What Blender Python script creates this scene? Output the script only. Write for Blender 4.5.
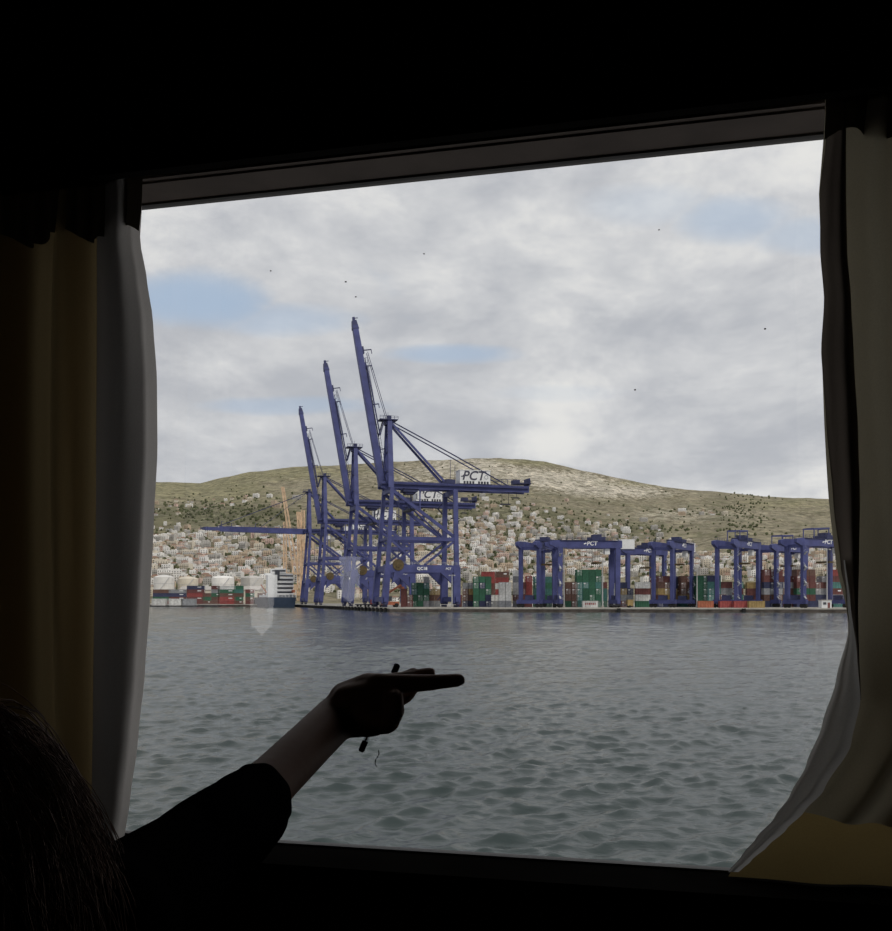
import bpy, bmesh, math, random
import numpy as np
from mathutils import Vector, Matrix, noise as mnoise

random.seed(7)
rng = np.random.default_rng(7)
SC = bpy.context.scene
COL = SC.collection
for o in list(bpy.data.objects):
    bpy.data.objects.remove(o)

# ------------------------------------------------------------------ camera
F = 950.0; CX = 446.0; HY = 600.0; EYE = 4.5        # focal length in px, horizon row, eye height above the sea
cam_d = bpy.data.cameras.new('camera'); cam = bpy.data.objects.new('camera', cam_d); COL.objects.link(cam)
cam.location = (0, 0, EYE); cam.rotation_euler = (math.pi / 2, 0, 0)
cam_d.sensor_width = 36; cam_d.lens = 36 * F / 931
cam_d.shift_y = (HY - 465.5) / 931
cam_d.clip_start = 0.05; cam_d.clip_end = 20000
SC.camera = cam
SC.view_settings.view_transform = 'Standard'; SC.view_settings.look = 'None'
SC.view_settings.exposure = 0.0; SC.view_settings.gamma = 1.0
SC.view_settings.use_curve_mapping = False


class NT:
    """tiny helper around a node tree"""
    def __init__(s, tree):
        s.t = tree; s.t.nodes.clear()
    def n(s, kind, **kw):
        nd = s.t.nodes.new(kind)
        for k, v in kw.items():
            if k.startswith('i_'):
                nd.inputs[k[2:].replace('_', ' ')].default_value = v
            else:
                setattr(nd, k, v)
        return nd
    def l(s, a, b):
        s.t.links.new(a, b)
    def val(s, sock, v):
        if hasattr(v, 'is_output'): s.l(v, sock)
        else: sock.default_value = v
    def math(s, op, a, b=None, c=None, clamp=False):
        nd = s.n('ShaderNodeMath', operation=op, use_clamp=clamp)
        for i, v in enumerate((a, b, c)):
            if v is not None: s.val(nd.inputs[i], v)
        return nd.outputs[0]
    def smooth(s, x, lo, hi, a=0.0, b=1.0):
        nd = s.n('ShaderNodeMapRange', interpolation_type='SMOOTHSTEP')
        s.val(nd.inputs[0], x)
        for i, v in zip((1, 2, 3, 4), (lo, hi, a, b)): nd.inputs[i].default_value = v
        return nd.outputs[0]
    def mix(s, f, a, b, blend='MIX'):
        nd = s.n('ShaderNodeMix', data_type='RGBA', blend_type=blend)
        s.val(nd.inputs[0], f)
        for sock, v in ((nd.inputs[6], a), (nd.inputs[7], b)):
            if hasattr(v, 'is_output'): s.l(v, sock)
            else: sock.default_value = (*v, 1) if len(v) == 3 else v
        return nd.outputs[2]
    def noise(s, vec, scale, detail=4, rough=0.55, dist=0.0):
        nd = s.n('ShaderNodeTexNoise')
        nd.inputs['Scale'].default_value = scale; nd.inputs['Detail'].default_value = detail
        nd.inputs['Roughness'].default_value = rough; nd.inputs['Distortion'].default_value = dist
        if vec is not None: s.l(vec, nd.inputs['Vector'])
        return nd.outputs['Fac']


# ------------------------------------------------------------------ sky
def build_world():
    w = bpy.data.worlds.new('sky'); SC.world = w; w.use_nodes = True
    T = NT(w.node_tree)
    tc = T.n('ShaderNodeTexCoord'); sep = T.n('ShaderNodeSeparateXYZ'); T.l(tc.outputs['Generated'], sep.inputs[0])
    X, Y, Z = sep.outputs
    zz = T.math('ADD', T.math('MAXIMUM', Z, 0.0), 0.16)
    px = T.math('DIVIDE', X, zz); py = T.math('DIVIDE', Y, zz)
    cmb = T.n('ShaderNodeCombineXYZ'); T.l(px, cmb.inputs[0]); T.l(py, cmb.inputs[1]); cmb.inputs[2].default_value = 3.7
    cv = cmb.outputs[0]
    n1 = T.noise(cv, 1.05, 6, 0.58, 0.25)
    # billowy relief follows the viewing direction, flattened towards the horizon
    mp = T.n('ShaderNodeMapping'); mp.inputs['Scale'].default_value = (5.0, 5.0, 9.5); mp.inputs['Location'].default_value = (1.3, 0.4, 0.25)
    T.l(tc.outputs['Generated'], mp.inputs[0])
    n2 = T.noise(mp.outputs[0], 1.0, 7, 0.60, 0.3)
    mp2 = T.n('ShaderNodeMapping'); mp2.inputs['Scale'].default_value = (10.0, 10.0, 19.0); mp2.inputs['Location'].default_value = (5.3, 2.4, 1.25)
    T.l(tc.outputs['Generated'], mp2.inputs[0])
    n3 = T.noise(mp2.outputs[0], 1.0, 6, 0.62, 0.2)
    m = T.math('ADD', T.math('MULTIPLY', n1, 0.35), T.math('ADD', T.math('MULTIPLY', n2, 0.40), T.math('MULTIPLY', n3, 0.25)))
    shade = T.smooth(m, 0.40, 0.58)
    cloud = T.mix(shade, (0.50, 0.515, 0.56), (0.74, 0.74, 0.755))
    cloud = T.mix(T.smooth(m, 0.51, 0.61, 0.0, 0.75), cloud, (0.88, 0.865, 0.84))
    # thin places where the blue shows: real gaps at fixed directions plus loose ones all round the sky
    ax = T.math('DIVIDE', X, T.math('MAXIMUM', T.math('ABSOLUTE', Y), 0.05))
    ez = T.math('DIVIDE', Z, T.math('MAXIMUM', T.math('ABSOLUTE', Y), 0.05))
    wob = T.math('MULTIPLY', T.math('SUBTRACT', n3, 0.5), 1.5)
    wob2 = T.math('MULTIPLY', T.math('SUBTRACT', n2, 0.5), 1.5)
    gap = T.smooth(n1, 0.34, 0.22, 0.0, 0.5)
    for (cx, cy, rx, ry, s) in ((188, 298, 75, 27, 0.95), (275, 318, 70, 16, 0.6), (450, 354, 60, 9, 0.75), (290, 406, 90, 8, 0.55),
                                (735, 222, 55, 22, 0.62), (808, 238, 50, 18, 0.5), (645, 205, 60, 20, 0.3), (560, 392, 60, 8, 0.2)):
        dx = T.math('ADD', T.math('DIVIDE', T.math('SUBTRACT', ax, (cx - CX) / F), rx / F), wob)
        dz = T.math('ADD', T.math('DIVIDE', T.math('SUBTRACT', ez, (HY - cy) / F), ry / F), wob2)
        r = T.math('ADD', T.math('MULTIPLY', dx, dx), T.math('MULTIPLY', dz, dz))
        front = T.smooth(Y, 0.0, 0.2)
        gap = T.math('MAXIMUM', gap, T.math('MULTIPLY', T.smooth(r, 1.9, 0.0, 0.0, s), front))
    col = T.mix(gap, cloud, (0.42, 0.53, 0.69))
    bg = T.n('ShaderNodeBackground'); T.l(col, bg.inputs[0]); bg.inputs[1].default_value = 1.0
    out = T.n('ShaderNodeOutputWorld'); T.l(bg.outputs[0], out.inputs[0])
    w.cycles.sampling_method = 'AUTOMATIC'
build_world()

# hazy sun behind the boat, high and to the right
sun_d = bpy.data.lights.new('sun', 'SUN'); sun_d.energy = 1.35; sun_d.angle = math.radians(12); sun_d.color = (1.0, 0.94, 0.84)
sun = bpy.data.objects.new('sun', sun_d); COL.objects.link(sun)
sun.rotation_euler = (math.radians(48), 0, math.radians(38)); sun.location = (60, -60, 120)


# ------------------------------------------------------------------ materials
MATS = {}
def mat(name, col, rough=0.6, metal=0.0, var=0.12, scale=6.0, spec=0.4, bump=0.0, coord='Object', rand=0.0):
    if name in MATS: return MATS[name]
    m = bpy.data.materials.new(name); m.use_nodes = True; T = NT(m.node_tree); MATS[name] = m
    tc = T.n('ShaderNodeTexCoord')
    f = T.noise(tc.outputs[coord], scale, 4)
    dark = tuple(c * (1 - var) for c in col); lite = tuple(min(1, c * (1 + var)) for c in col)
    c = T.mix(T.smooth(f, 0.3, 0.7), dark, lite)
    if rand:
        oi = T.n('ShaderNodeObjectInfo')
        c = T.mix(1.0, c, T.mix(oi.outputs['Random'], (1 - rand,) * 3, (1 + rand,) * 3), 'MULTIPLY')
    b = T.n('ShaderNodeBsdfPrincipled'); T.l(c, b.inputs['Base Color'])
    b.inputs['Roughness'].default_value = rough; b.inputs['Metallic'].default_value = metal
    b.inputs['Specular IOR Level'].default_value = spec
    if bump:
        bp = T.n('ShaderNodeBump'); bp.inputs['Strength'].default_value = bump; T.l(f, bp.inputs['Height']); T.l(bp.outputs[0], b.inputs['Normal'])
    o = T.n('ShaderNodeOutputMaterial'); T.l(b.outputs[0], o.inputs[0])
    return m

def fabric(name, col, trans=0.25, scale=400.0):
    if name in MATS: return MATS[name]
    m = bpy.data.materials.new(name); m.use_nodes = True; T = NT(m.node_tree); MATS[name] = m
    tc = T.n('ShaderNodeTexCoord'); f = T.noise(tc.outputs['Object'], scale, 2)
    c = T.mix(f, tuple(v * 0.85 for v in col), tuple(v * 1.1 for v in col))
    d = T.n('ShaderNodeBsdfDiffuse'); T.l(c, d.inputs[0])
    t = T.n('ShaderNodeBsdfTranslucent'); T.l(c, t.inputs[0])
    mx = T.n('ShaderNodeMixShader'); mx.inputs[0].default_value = trans
    T.l(d.outputs[0], mx.inputs[1]); T.l(t.outputs[0], mx.inputs[2])
    o = T.n('ShaderNodeOutputMaterial'); T.l(mx.outputs[0], o.inputs[0])
    return m

def emis(name, col, s):
    m = bpy.data.materials.new(name); m.use_nodes = True; T = NT(m.node_tree); MATS[name] = m
    tc = T.n('ShaderNodeTexCoord'); f = T.noise(tc.outputs['Object'], 9.0, 3)
    e = T.n('ShaderNodeEmission'); T.l(T.mix(f, tuple(c * 0.9 for c in col), col), e.inputs[0]); e.inputs[1].default_value = s
    o = T.n('ShaderNodeOutputMaterial'); T.l(e.outputs[0], o.inputs[0])
    return m


# ------------------------------------------------------------------ mesh helpers
class MB:
    def __init__(s): s.v = []; s.f = []; s.m = []
    def add(s, vs, fs, mi=0):
        b = len(s.v); s.v += [tuple(v) for v in vs]; s.f += [tuple(i + b for i in f) for f in fs]; s.m += [mi] * len(fs); return s
    def box(s, c, d, mi=0):
        x, y, z = c; a, b, h = d[0] / 2, d[1] / 2, d[2] / 2
        vs = [(x + i * a, y + j * b, z + k * h) for k in (-1, 1) for (i, j) in ((-1, -1), (1, -1), (1, 1), (-1, 1))]
        return s.add(vs, [(3, 2, 1, 0), (4, 5, 6, 7), (0, 1, 5, 4), (1, 2, 6, 5), (2, 3, 7, 6), (3, 0, 4, 7)], mi)
    def beam(s, p0, p1, w, h, w2=None, h2=None, mi=0):
        p0, p1 = Vector(p0), Vector(p1); d = (p1 - p0).normalized()
        up = Vector((0, 0, 1)) if abs(d.z) < 0.95 else Vector((1, 0, 0))
        if abs(d.z) >= 0.95:
            a = Vector((0, 1, 0)); b = d.cross(a).normalized(); a = b.cross(d).normalized()   # w runs along y, h along x
        else:
            a = d.cross(up).normalized(); b = a.cross(d).normalized()
        w2 = w if w2 is None else w2; h2 = h if h2 is None else h2
        vs = []
        for p, ww, hh in ((p0, w, h), (p1, w2, h2)):
            vs += [p - a * ww / 2 - b * hh / 2, p + a * ww / 2 - b * hh / 2, p + a * ww / 2 + b * hh / 2, p - a * ww / 2 + b * hh / 2]
        return s.add(vs, [(0, 3, 2, 1), (4, 5, 6, 7), (0, 1, 5, 4), (1, 2, 6, 5), (2, 3, 7, 6), (3, 0, 4, 7)], mi)
    def tube(s, pts, r, n=6, mi=0, cap=True):
        pts = [Vector(p) for p in pts]; rs = r if isinstance(r, (list, tuple)) else [r] * len(pts)
        rings = []
        for i, p in enumerate(pts):
            d = (pts[min(i + 1, len(pts) - 1)] - pts[max(i - 1, 0)]).normalized()
            up = Vector((0, 0, 1)) if abs(d.z) < 0.9 else Vector((1, 0, 0))
            a = d.cross(up).normalized(); b = a.cross(d).normalized()
            rings.append([p + (a * math.cos(t) + b * math.sin(t)) * rs[i] for t in [2 * math.pi * k / n for k in range(n)]])
        vs = [q for rg in rings for q in rg]; fs = []
        for i in range(len(pts) - 1):
            for k in range(n):
                fs.append((i * n + k, i * n + (k + 1) % n, (i + 1) * n + (k + 1) % n, (i + 1) * n + k))
        if cap:
            fs.append(tuple(range(n))[::-1]); fs.append(tuple((len(pts) - 1) * n + k for k in range(n)))
        return s.add(vs, fs, mi)
    def lathe(s, prof, n=24, c=(0, 0, 0), mi=0):
        vs = [(c[0] + r * math.cos(2 * math.pi * k / n), c[1] + r * math.sin(2 * math.pi * k / n), c[2] + z) for r, z in prof for k in range(n)]
        fs = [(i * n + k, i * n + (k + 1) % n, (i + 1) * n + (k + 1) % n, (i + 1) * n + k) for i in range(len(prof) - 1) for k in range(n)]
        fs.append(tuple(range(n))[::-1]); fs.append(tuple((len(prof) - 1) * n + k for k in range(n)))
        return s.add(vs, fs, mi)
    def prism(s, poly, z0, z1, mi=0):
        n = len(poly)
        vs = [(x, y, z0) for x, y in poly] + [(x, y, z1) for x, y in poly]
        fs = [tuple(range(n))[::-1], tuple(range(n, 2 * n))] + [(i, (i + 1) % n, n + (i + 1) % n, n + i) for i in range(n)]
        return s.add(vs, fs, mi)
    def mesh(s, name, mats, smooth=False):
        me = bpy.data.meshes.new(name); me.from_pydata(s.v, [], s.f); me.validate()
        for m in (mats if isinstance(mats, (list, tuple)) else [mats]): me.materials.append(m)
        if len(set(s.m)) > 1: me.polygons.foreach_set('material_index', s.m)
        if smooth: me.polygons.foreach_set('use_smooth', [True] * len(me.polygons))
        bm = bmesh.new(); bm.from_mesh(me); bmesh.ops.recalc_face_normals(bm, faces=bm.faces); bm.to_mesh(me); bm.free()
        me.update(); return me
    def build(s, name, mats, parent=None, smooth=False, loc=None):
        o = bpy.data.objects.new(name, s.mesh(name, mats, smooth)); COL.objects.link(o)
        if parent is not None: o.parent = parent
        if loc is not None: o.location = loc
        return o

def tag(o, label=None, cat=None, group=None, kind=None):
    if label: o['label'] = label
    if cat: o['category'] = cat
    if group: o['group'] = group
    if kind: o['kind'] = kind
    return o

def empty(name, loc=(0, 0, 0), rz=0.0):
    o = bpy.data.objects.new(name, None); COL.objects.link(o); o.location = loc; o.rotation_euler = (0, 0, rz)
    o.empty_display_size = 0.3
    return o

KIDS = {}
def copy_tree(o, parent=None):
    c = o.copy(); COL.objects.link(c)
    if parent is not None: c.parent = parent
    for ch in [k for k in bpy.data.objects if k.parent == o]:
        copy_tree(ch, c)
    return c

def obj(name, me, parent=None, loc=None, rz=None):
    o = bpy.data.objects.new(name, me); COL.objects.link(o)
    if parent is not None: o.parent = parent
    if loc is not None: o.location = loc
    if rz is not None: o.rotation_euler = (0, 0, rz)
    return o

def text_mesh(body, size, depth=0.0, shear=0.0, bold=0.0):
    cu = bpy.data.curves.new('txt', 'FONT'); cu.body = body; cu.size = size; cu.extrude = depth; cu.shear = shear; cu.offset = bold
    cu.align_x = 'CENTER'; cu.align_y = 'CENTER'; cu.resolution_u = 3
    o = bpy.data.objects.new('txt', cu); COL.objects.link(o)
    dg = bpy.context.evaluated_depsgraph_get(); me = bpy.data.meshes.new_from_object(o.evaluated_get(dg))
    bpy.data.objects.remove(o); return me

def at(px, py, Y):            # a point seen at pixel px, py that stands at depth Y
    return Vector(((px - CX) / F * Y, Y, EYE + (HY - py) / F * Y))

# window wall frame: u runs right along the wall, v into the room
WO = Vector((-0.603, 1.89, 0)); WD = Vector((0.9738, -0.2276, 0)); WN = Vector((-0.2276, -0.9738, 0))
WANG = math.atan2(WD.y, WD.x)
def W(u, v, z): return WO + WD * u + WN * v + Vector((0, 0, EYE + z))
def onwall(px, py, v):        # where the sight line through a pixel meets the plane v
    d = Vector(((px - CX) / F, 1.0, (HY - py) / F))
    t = ((WO + WN * v) .dot(WN)) / d.dot(WN)
    p = d * t; r = p - WO
    return (r.dot(WD), p.z)

# ------------------------------------------------------------------ cabin
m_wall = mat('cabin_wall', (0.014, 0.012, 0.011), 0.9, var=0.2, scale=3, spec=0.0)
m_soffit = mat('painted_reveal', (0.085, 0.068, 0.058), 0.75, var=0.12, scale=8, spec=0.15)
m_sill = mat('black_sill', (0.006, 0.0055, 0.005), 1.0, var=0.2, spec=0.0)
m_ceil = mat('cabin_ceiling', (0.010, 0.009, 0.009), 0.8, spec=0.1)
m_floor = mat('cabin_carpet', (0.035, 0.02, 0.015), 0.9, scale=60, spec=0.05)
ZT, ZB = 0.784, -0.467
U0, U1 = -0.14, 1.62
VO = 0.0                                             # outer face of the wall, where the glass sits
FL, CE = -1.30, 1.05
def wbox(mb, u0, u1, v0, v1, z0, z1, mi=0):
    ps = [W(u, v, z) for z in (z0, z1) for (u, v) in ((u0, v0), (u1, v0), (u1, v1), (u0, v1))]
    return mb.add(ps, [(3, 2, 1, 0), (4, 5, 6, 7), (0, 1, 5, 4), (1, 2, 6, 5), (2, 3, 7, 6), (3, 0, 4, 7)], mi)
UL, UR, VB = -1.9, 3.6, 3.2
def struct(o): o['kind'] = 'structure'; return o
mb = MB()
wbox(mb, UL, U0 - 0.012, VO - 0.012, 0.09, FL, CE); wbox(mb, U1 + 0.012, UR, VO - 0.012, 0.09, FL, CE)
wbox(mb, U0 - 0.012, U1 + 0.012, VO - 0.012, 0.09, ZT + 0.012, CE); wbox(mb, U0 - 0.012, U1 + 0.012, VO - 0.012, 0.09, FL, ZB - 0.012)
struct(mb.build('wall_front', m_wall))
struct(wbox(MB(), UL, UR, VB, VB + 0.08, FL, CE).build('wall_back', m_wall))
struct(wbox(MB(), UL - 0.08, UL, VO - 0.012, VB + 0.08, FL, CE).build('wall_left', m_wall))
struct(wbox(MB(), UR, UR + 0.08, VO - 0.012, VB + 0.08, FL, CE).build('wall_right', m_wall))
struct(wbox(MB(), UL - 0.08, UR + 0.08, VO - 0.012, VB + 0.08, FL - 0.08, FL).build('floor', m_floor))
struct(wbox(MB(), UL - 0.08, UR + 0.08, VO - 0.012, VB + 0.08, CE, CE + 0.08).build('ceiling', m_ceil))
# the reveal boards that line the opening, and the casing round it on the room side
struct(wbox(MB(), U0 - 0.012, U1 + 0.012, VO - 0.012, 0.088, ZT, ZT + 0.012).build('trim_1', m_soffit))
struct(wbox(MB(), U0 - 0.012, U0, VO - 0.012, 0.088, ZB, ZT).build('trim_2', m_soffit))
struct(wbox(MB(), U1, U1 + 0.012, VO - 0.012, 0.088, ZB, ZT).build('trim_3', m_soffit))
struct(wbox(MB(), U0 - 0.03, U1 + 0.03, 0.0885, 0.100, ZT + 0.004, ZT + 0.022).build('trim_4', m_soffit))
struct(wbox(MB(), U0 - 0.05, U1 + 0.05, VO - 0.012, 0.135, ZB - 0.035, ZB).build('trim_5', m_sill))

# added black pelmet board: blacks out the top, keeps light off the curtain heads
struct(wbox(MB(), UL, UR, 0.218, 0.238, 0.735, CE).build('shade_board', m_sill))

# window: frame and pane
def glass_mat():
    m = bpy.data.materials.new('window_glass'); m.use_nodes = True; T = NT(m.node_tree)
    tc = T.n('ShaderNodeTexCoord')
    f = T.noise(tc.outputs['Object'], 7, 5)
    tr = T.n('ShaderNodeBsdfTransparent'); T.l(T.mix(f, (0.95, 0.96, 0.95), (0.98, 0.985, 0.98)), tr.inputs[0])
    gl = T.n('ShaderNodeBsdfGlossy'); gl.inputs['Roughness'].default_value = 0.012; gl.inputs[0].default_value = (1, 1, 1, 1)
    fr = T.n('ShaderNodeFresnel'); fr.inputs[0].default_value = 1.5
    mx = T.n('ShaderNodeMixShader'); T.l(T.math('MULTIPLY', fr.outputs[0], 1.4), mx.inputs[0])
    T.l(tr.outputs[0], mx.inputs[1]); T.l(gl.outputs[0], mx.inputs[2])
    o = T.n('ShaderNodeOutputMaterial'); T.l(mx.outputs[0], o.inputs[0])
    return m
win = struct(empty('window_1', W((U0 + U1) / 2, 0.0, ZB), WANG))
hw = (U1 - U0) / 2; hh = ZT - ZB
m_frame = mat('window_frame', (0.05, 0.045, 0.042), 0.5, spec=0.2)
fr = MB()
fr.box((-hw + 0.002, 0, hh / 2), (0.004, 0.02, hh)); fr.box((hw - 0.002, 0, hh / 2), (0.004, 0.02, hh))
fr.box((0, 0, 0.002), (2 * hw, 0.02, 0.004)); fr.box((0, 0, hh - 0.002), (2 * hw, 0.02, 0.004))
fr.build('window_frame', m_frame, win)
pane = MB().add([(-hw, 0, 0), (hw, 0, 0), (hw, 0, hh), (-hw, 0, hh)], [(0, 1, 2, 3)]).build('pane', glass_mat(), win)
m_dirt = mat('dirt', (0.22, 0.2, 0.18), 0.9)
for (px, py, r) in ((424, 254, 0.0020), (346, 282, 0.0022), (659, 230, 0.0018), (765, 329, 0.0020), (271, 271, 0.0018), (635, 390, 0.0022), (356, 297, 0.0018)):
    u, z = onwall(px, py, 0.0)
    k = 7; d = MB()
    ring = [(u - (U0 + U1) / 2 + r * (0.7 + 0.5 * random.random()) * math.cos(2 * math.pi * i / k), -0.0006, z - ZB + r * 0.7 * (0.7 + 0.5 * random.random()) * math.sin(2 * math.pi * i / k)) for i in range(k)]
    back = [(a, b - 0.0006, c) for a, b, c in ring]
    d.add(ring + back, [tuple(range(k)), tuple(range(2 * k - 1, k - 1, -1))] + [(i, (i + 1) % k, k + (i + 1) % k, k + i) for i in range(k)])
    d.build('dirt_speck', m_dirt, pane)

# curtains ------------------------------------------------------------
def lerp_list(pts, y):
    if y <= pts[0][1]: return pts[0][0]
    for (x0, y0), (x1, y1) in zip(pts, pts[1:]):
        if y0 <= y <= y1:
            t = (y - y0) / (y1 - y0); t = t * t * (3 - 2 * t) * 0.5 + t * 0.5
            return x0 + (x1 - x0) * t
    return pts[-1][0]
def z_of_row(py, v, pxref):
    return onwall(pxref, py, v)[1]
def curtain_mesh(edge, far_u, z_top, z_bot, v0, side, pleats, amp, nrow=70, ncol=110, seed=1, hem=None, z_gather=0.62, thick=0.004):
    """edge: (px, py) list of the free edge; far_u: the side against the wall"""
    e = [onwall(px, py, v0) for px, py in edge]                    # (u, z) pairs from the top down
    e.sort(key=lambda q: -q[1])
    zs = np.array([q[1] for q in e])[::-1]; us = np.array([q[0] for q in e])[::-1]
    r = random.Random(seed)
    ph = [r.uniform(0, 6.28) for _ in range(6)]
    vs = []
    for i in range(nrow + 1):
        for j in range(ncol + 1):
            s = j / ncol                                            # 0 at the free edge, 1 at the far side
            zb = z_bot if hem is None else hem(s)
            z = z_top + (zb - z_top) * i / nrow
            ue = float(np.interp(z, zs, us))
            u = ue + (far_u - ue) * s
            drop = min(1.0, max(0.0, (z_top - z) / 0.30))
            a = amp * (0.35 + 0.65 * drop)
            sp = s + 0.05 * math.sin(5 * s + ph[0]) + 0.015 * math.sin(3 * z + ph[1])
            v = a * (math.sin(2 * math.pi * pleats * sp + ph[2]) + 0.35 * math.sin(2 * math.pi * pleats * 1.9 * sp + ph[3] + 0.6 * z))
            g = max(0.0, 1 - drop) * 0.35 * amp * math.sin(2 * math.pi * pleats * 3.3 * s + ph[4])
            fade = min(1.0, s * 12)
            u += side * 0.004 * math.sin(9 * z + ph[5]) * (1 - fade)
            vs.append(W(u, v0 + v * fade + g - (1 - fade) * amp * 0.5, z))
    mb = MB(); n = ncol + 1
    mb.add(vs, [(i * n + j, i * n + j + 1, (i + 1) * n + j + 1, (i + 1) * n + j) for i in range(nrow) for j in range(ncol)])
    return mb
def finish_cloth(o, t=0.0025):
    md = o.modifiers.new('solid', 'SOLIDIFY'); md.thickness = t; md.offset = 0
    return o
m_cur = fabric('brown_curtain', (0.40, 0.30, 0.15), 0.13)
m_cur2 = fabric('beige_curtain', (0.45, 0.40, 0.29), 0.25)
m_line = fabric('curtain_lining', (0.46, 0.44, 0.41), 0.40)
m_line2 = fabric('left_lining', (0.46, 0.43, 0.40), 0.10)
m_yel = fabric('yellow_curtain', (0.44, 0.32, 0.13), 0.12)
m_shaded_heading = fabric('shaded_curtain_heading', (0.13, 0.105, 0.07), 0.04)  # dark fabric stands in for the lack of backlight at the curtain tops

# left curtain: a brown drape with its pale lining turned outwards along the free edge
lc = empty('curtain', W(-0.3, 0.17, -0.60))
edgeL = [(140, 40), (142, 205), (140, 240), (147, 280), (153, 320), (157, 380), (157.5, 450), (154, 520), (150, 600), (145, 670), (138, 740), (130, 800), (124, 840), (118, 900)]
def attach(o, parent):
    o.parent = parent; bpy.context.view_layer.update(); o.matrix_parent_inverse = parent.matrix_world.inverted(); return o
seam = [(px - 54 if py > 260 else px - 40, py) for px, py in edgeL]
seam_u = onwall(98, 500, 0.17)[0]
o = curtain_mesh([(104, 40), (101, 300), (99, 500), (97, 700), (95, 900)], -0.75, 0.93, -0.62, 0.165, -1, 7.0, 0.030, seed=3).build('drape', m_cur, None, True)
attach(o, lc)
# lining strip, curling back at its edge
def strip_mesh(le, ri, v0, curl, nrow=70, ncol=24, rip=0.006, seed=4):
    r = random.Random(seed); ph = r.uniform(0, 6)
    y0 = max(le[0][1], ri[0][1]); y1 = min(le[-1][1], ri[-1][1])
    vs = []
    for i in range(nrow + 1):
        y = y0 + (y1 - y0) * i / nrow
        for j in range(ncol + 1):
            s = j / ncol
            xl, xr = lerp_list(le, y), lerp_list(ri, y)
            v = v0 + curl(s) + rip * math.sin(7 * s + 4.0 * i / nrow + ph) * s * (1 - s) * 4
            u, z = onwall(xl + (xr - xl) * s, y, v)
            vs.append(W(u, v, z))
    mb = MB(); n = ncol + 1
    mb.add(vs, [(i * n + j, i * n + j + 1, (i + 1) * n + j + 1, (i + 1) * n + j) for i in range(nrow) for j in range(ncol)])
    return mb
innerL = [(96, 40), (97, 300), (96, 500), (93, 700), (90, 900)]
o = strip_mesh(innerL, edgeL, 0.165, lambda s: 0.035 * math.sin(math.pi * min(1, s * 1.15)) - 0.05 * max(0, s - 0.8) / 0.2, seed=6).build('lining', m_line2, None, True)
attach(o, lc)
o = curtain_mesh([(141, 60), (141, 205), (138, 240)], -0.75, 0.93, 0.66, 0.190, -1, 22.0, 0.010, nrow=12, ncol=160, seed=23, hem=lambda s: 0.655 + 0.012 * math.sin(44 * s)).build('shaded_heading', m_shaded_heading, None, True)  # gathered band, its dark colour puts shade over the drape top
attach(o, lc)
tag(lc, 'long brown drape with pale lining hanging left of the window, behind the person', 'curtain', 'window curtains')

# right curtain
rc = empty('curtain', W(1.5, 0.17, -0.60))
edgeR = [(829, 60), (829, 110), (826, 140), (820, 190), (820, 250), (824, 300), (821, 350), (826, 420), (833, 500), (841, 570), (848, 600), (856, 655), (860, 700), (850, 745), (822, 790), (803, 812), (790, 826)]
bandR = [(846, 60), (846, 140), (846, 190), (847, 250), (851, 300), (854, 360), (858, 430), (860, 500), (862, 570), (866, 620), (870, 660), (868, 700), (860, 745), (838, 790), (824, 812), (812, 826)]
def hemR(s): 
    _, z0 = onwall(800, 814, 0.165); _, z1 = onwall(892, 838, 0.165)
    return z0 + (z1 - z0) * min(1.6, s * 3.2) + 0.004 * math.sin(18 * s)
o = curtain_mesh(edgeR, 1.95, 0.93, -0.45, 0.165, 1, 4.6, 0.030, seed=11, hem=hemR).build('drape', m_cur2, None, True)
attach(o, rc)
# under-layer that reaches the sill
edgeY = [(848, 560), (852, 640), (850, 700), (836, 750), (800, 800), (764, 838), (732, 868), (724, 880), (712, 900)]
def hemY(s): return ZB + 0.003
o = curtain_mesh(edgeY, 1.95, -0.02, ZB, 0.045, 1, 3.0, 0.006, seed=15, hem=hemY, nrow=40).build('underlayer', m_yel, None, True)
attach(o, rc)
# turned-back flap showing the pale lining
flapL = [(842, 560), (846, 600), (848, 632), (836, 680), (822, 725), (806, 765), (790, 795), (774, 818), (756, 838), (742, 855), (728, 872)]
flapR = [(845, 560), (850, 600), (857, 655), (860.5, 700), (851, 745), (824, 790), (804, 812), (786, 830), (768, 846), (752, 860), (738, 873)]
o = strip_mesh(flapL, flapR, 0.150, lambda s: 0.045 * s * s, seed=9, rip=0.005).build('lining_flap', m_line, None, True)
attach(o, rc)
o = curtain_mesh([(829, 40), (829, 110), (826, 150)], 1.95, 0.93, 0.69, 0.192, 1, 16.0, 0.010, nrow=12, ncol=120, seed=25, hem=lambda s: 0.69 + 0.012 * math.sin(40 * s)).build('shaded_heading', m_shaded_heading, None, True)  # same shade-coloured band over the top of the right drape
attach(o, rc)
o = strip_mesh(edgeR[:-4], bandR[:8] + [(859, 560), (858, 610), (859, 655), (861, 700)], 0.150, lambda s: 0.040 * math.sin(math.pi * 0.6 * s), seed=31, rip=0.003).build('edge_fold', fabric('shaded_fold', (0.17, 0.14, 0.115), 0.05), None, True)  # darker fabric paints in the backlight lost through the doubled edge
attach(o, rc)
tag(rc, 'brown drape right of the window with its pale lined corner swept back over the sill', 'curtain', 'window curtains')
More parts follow.
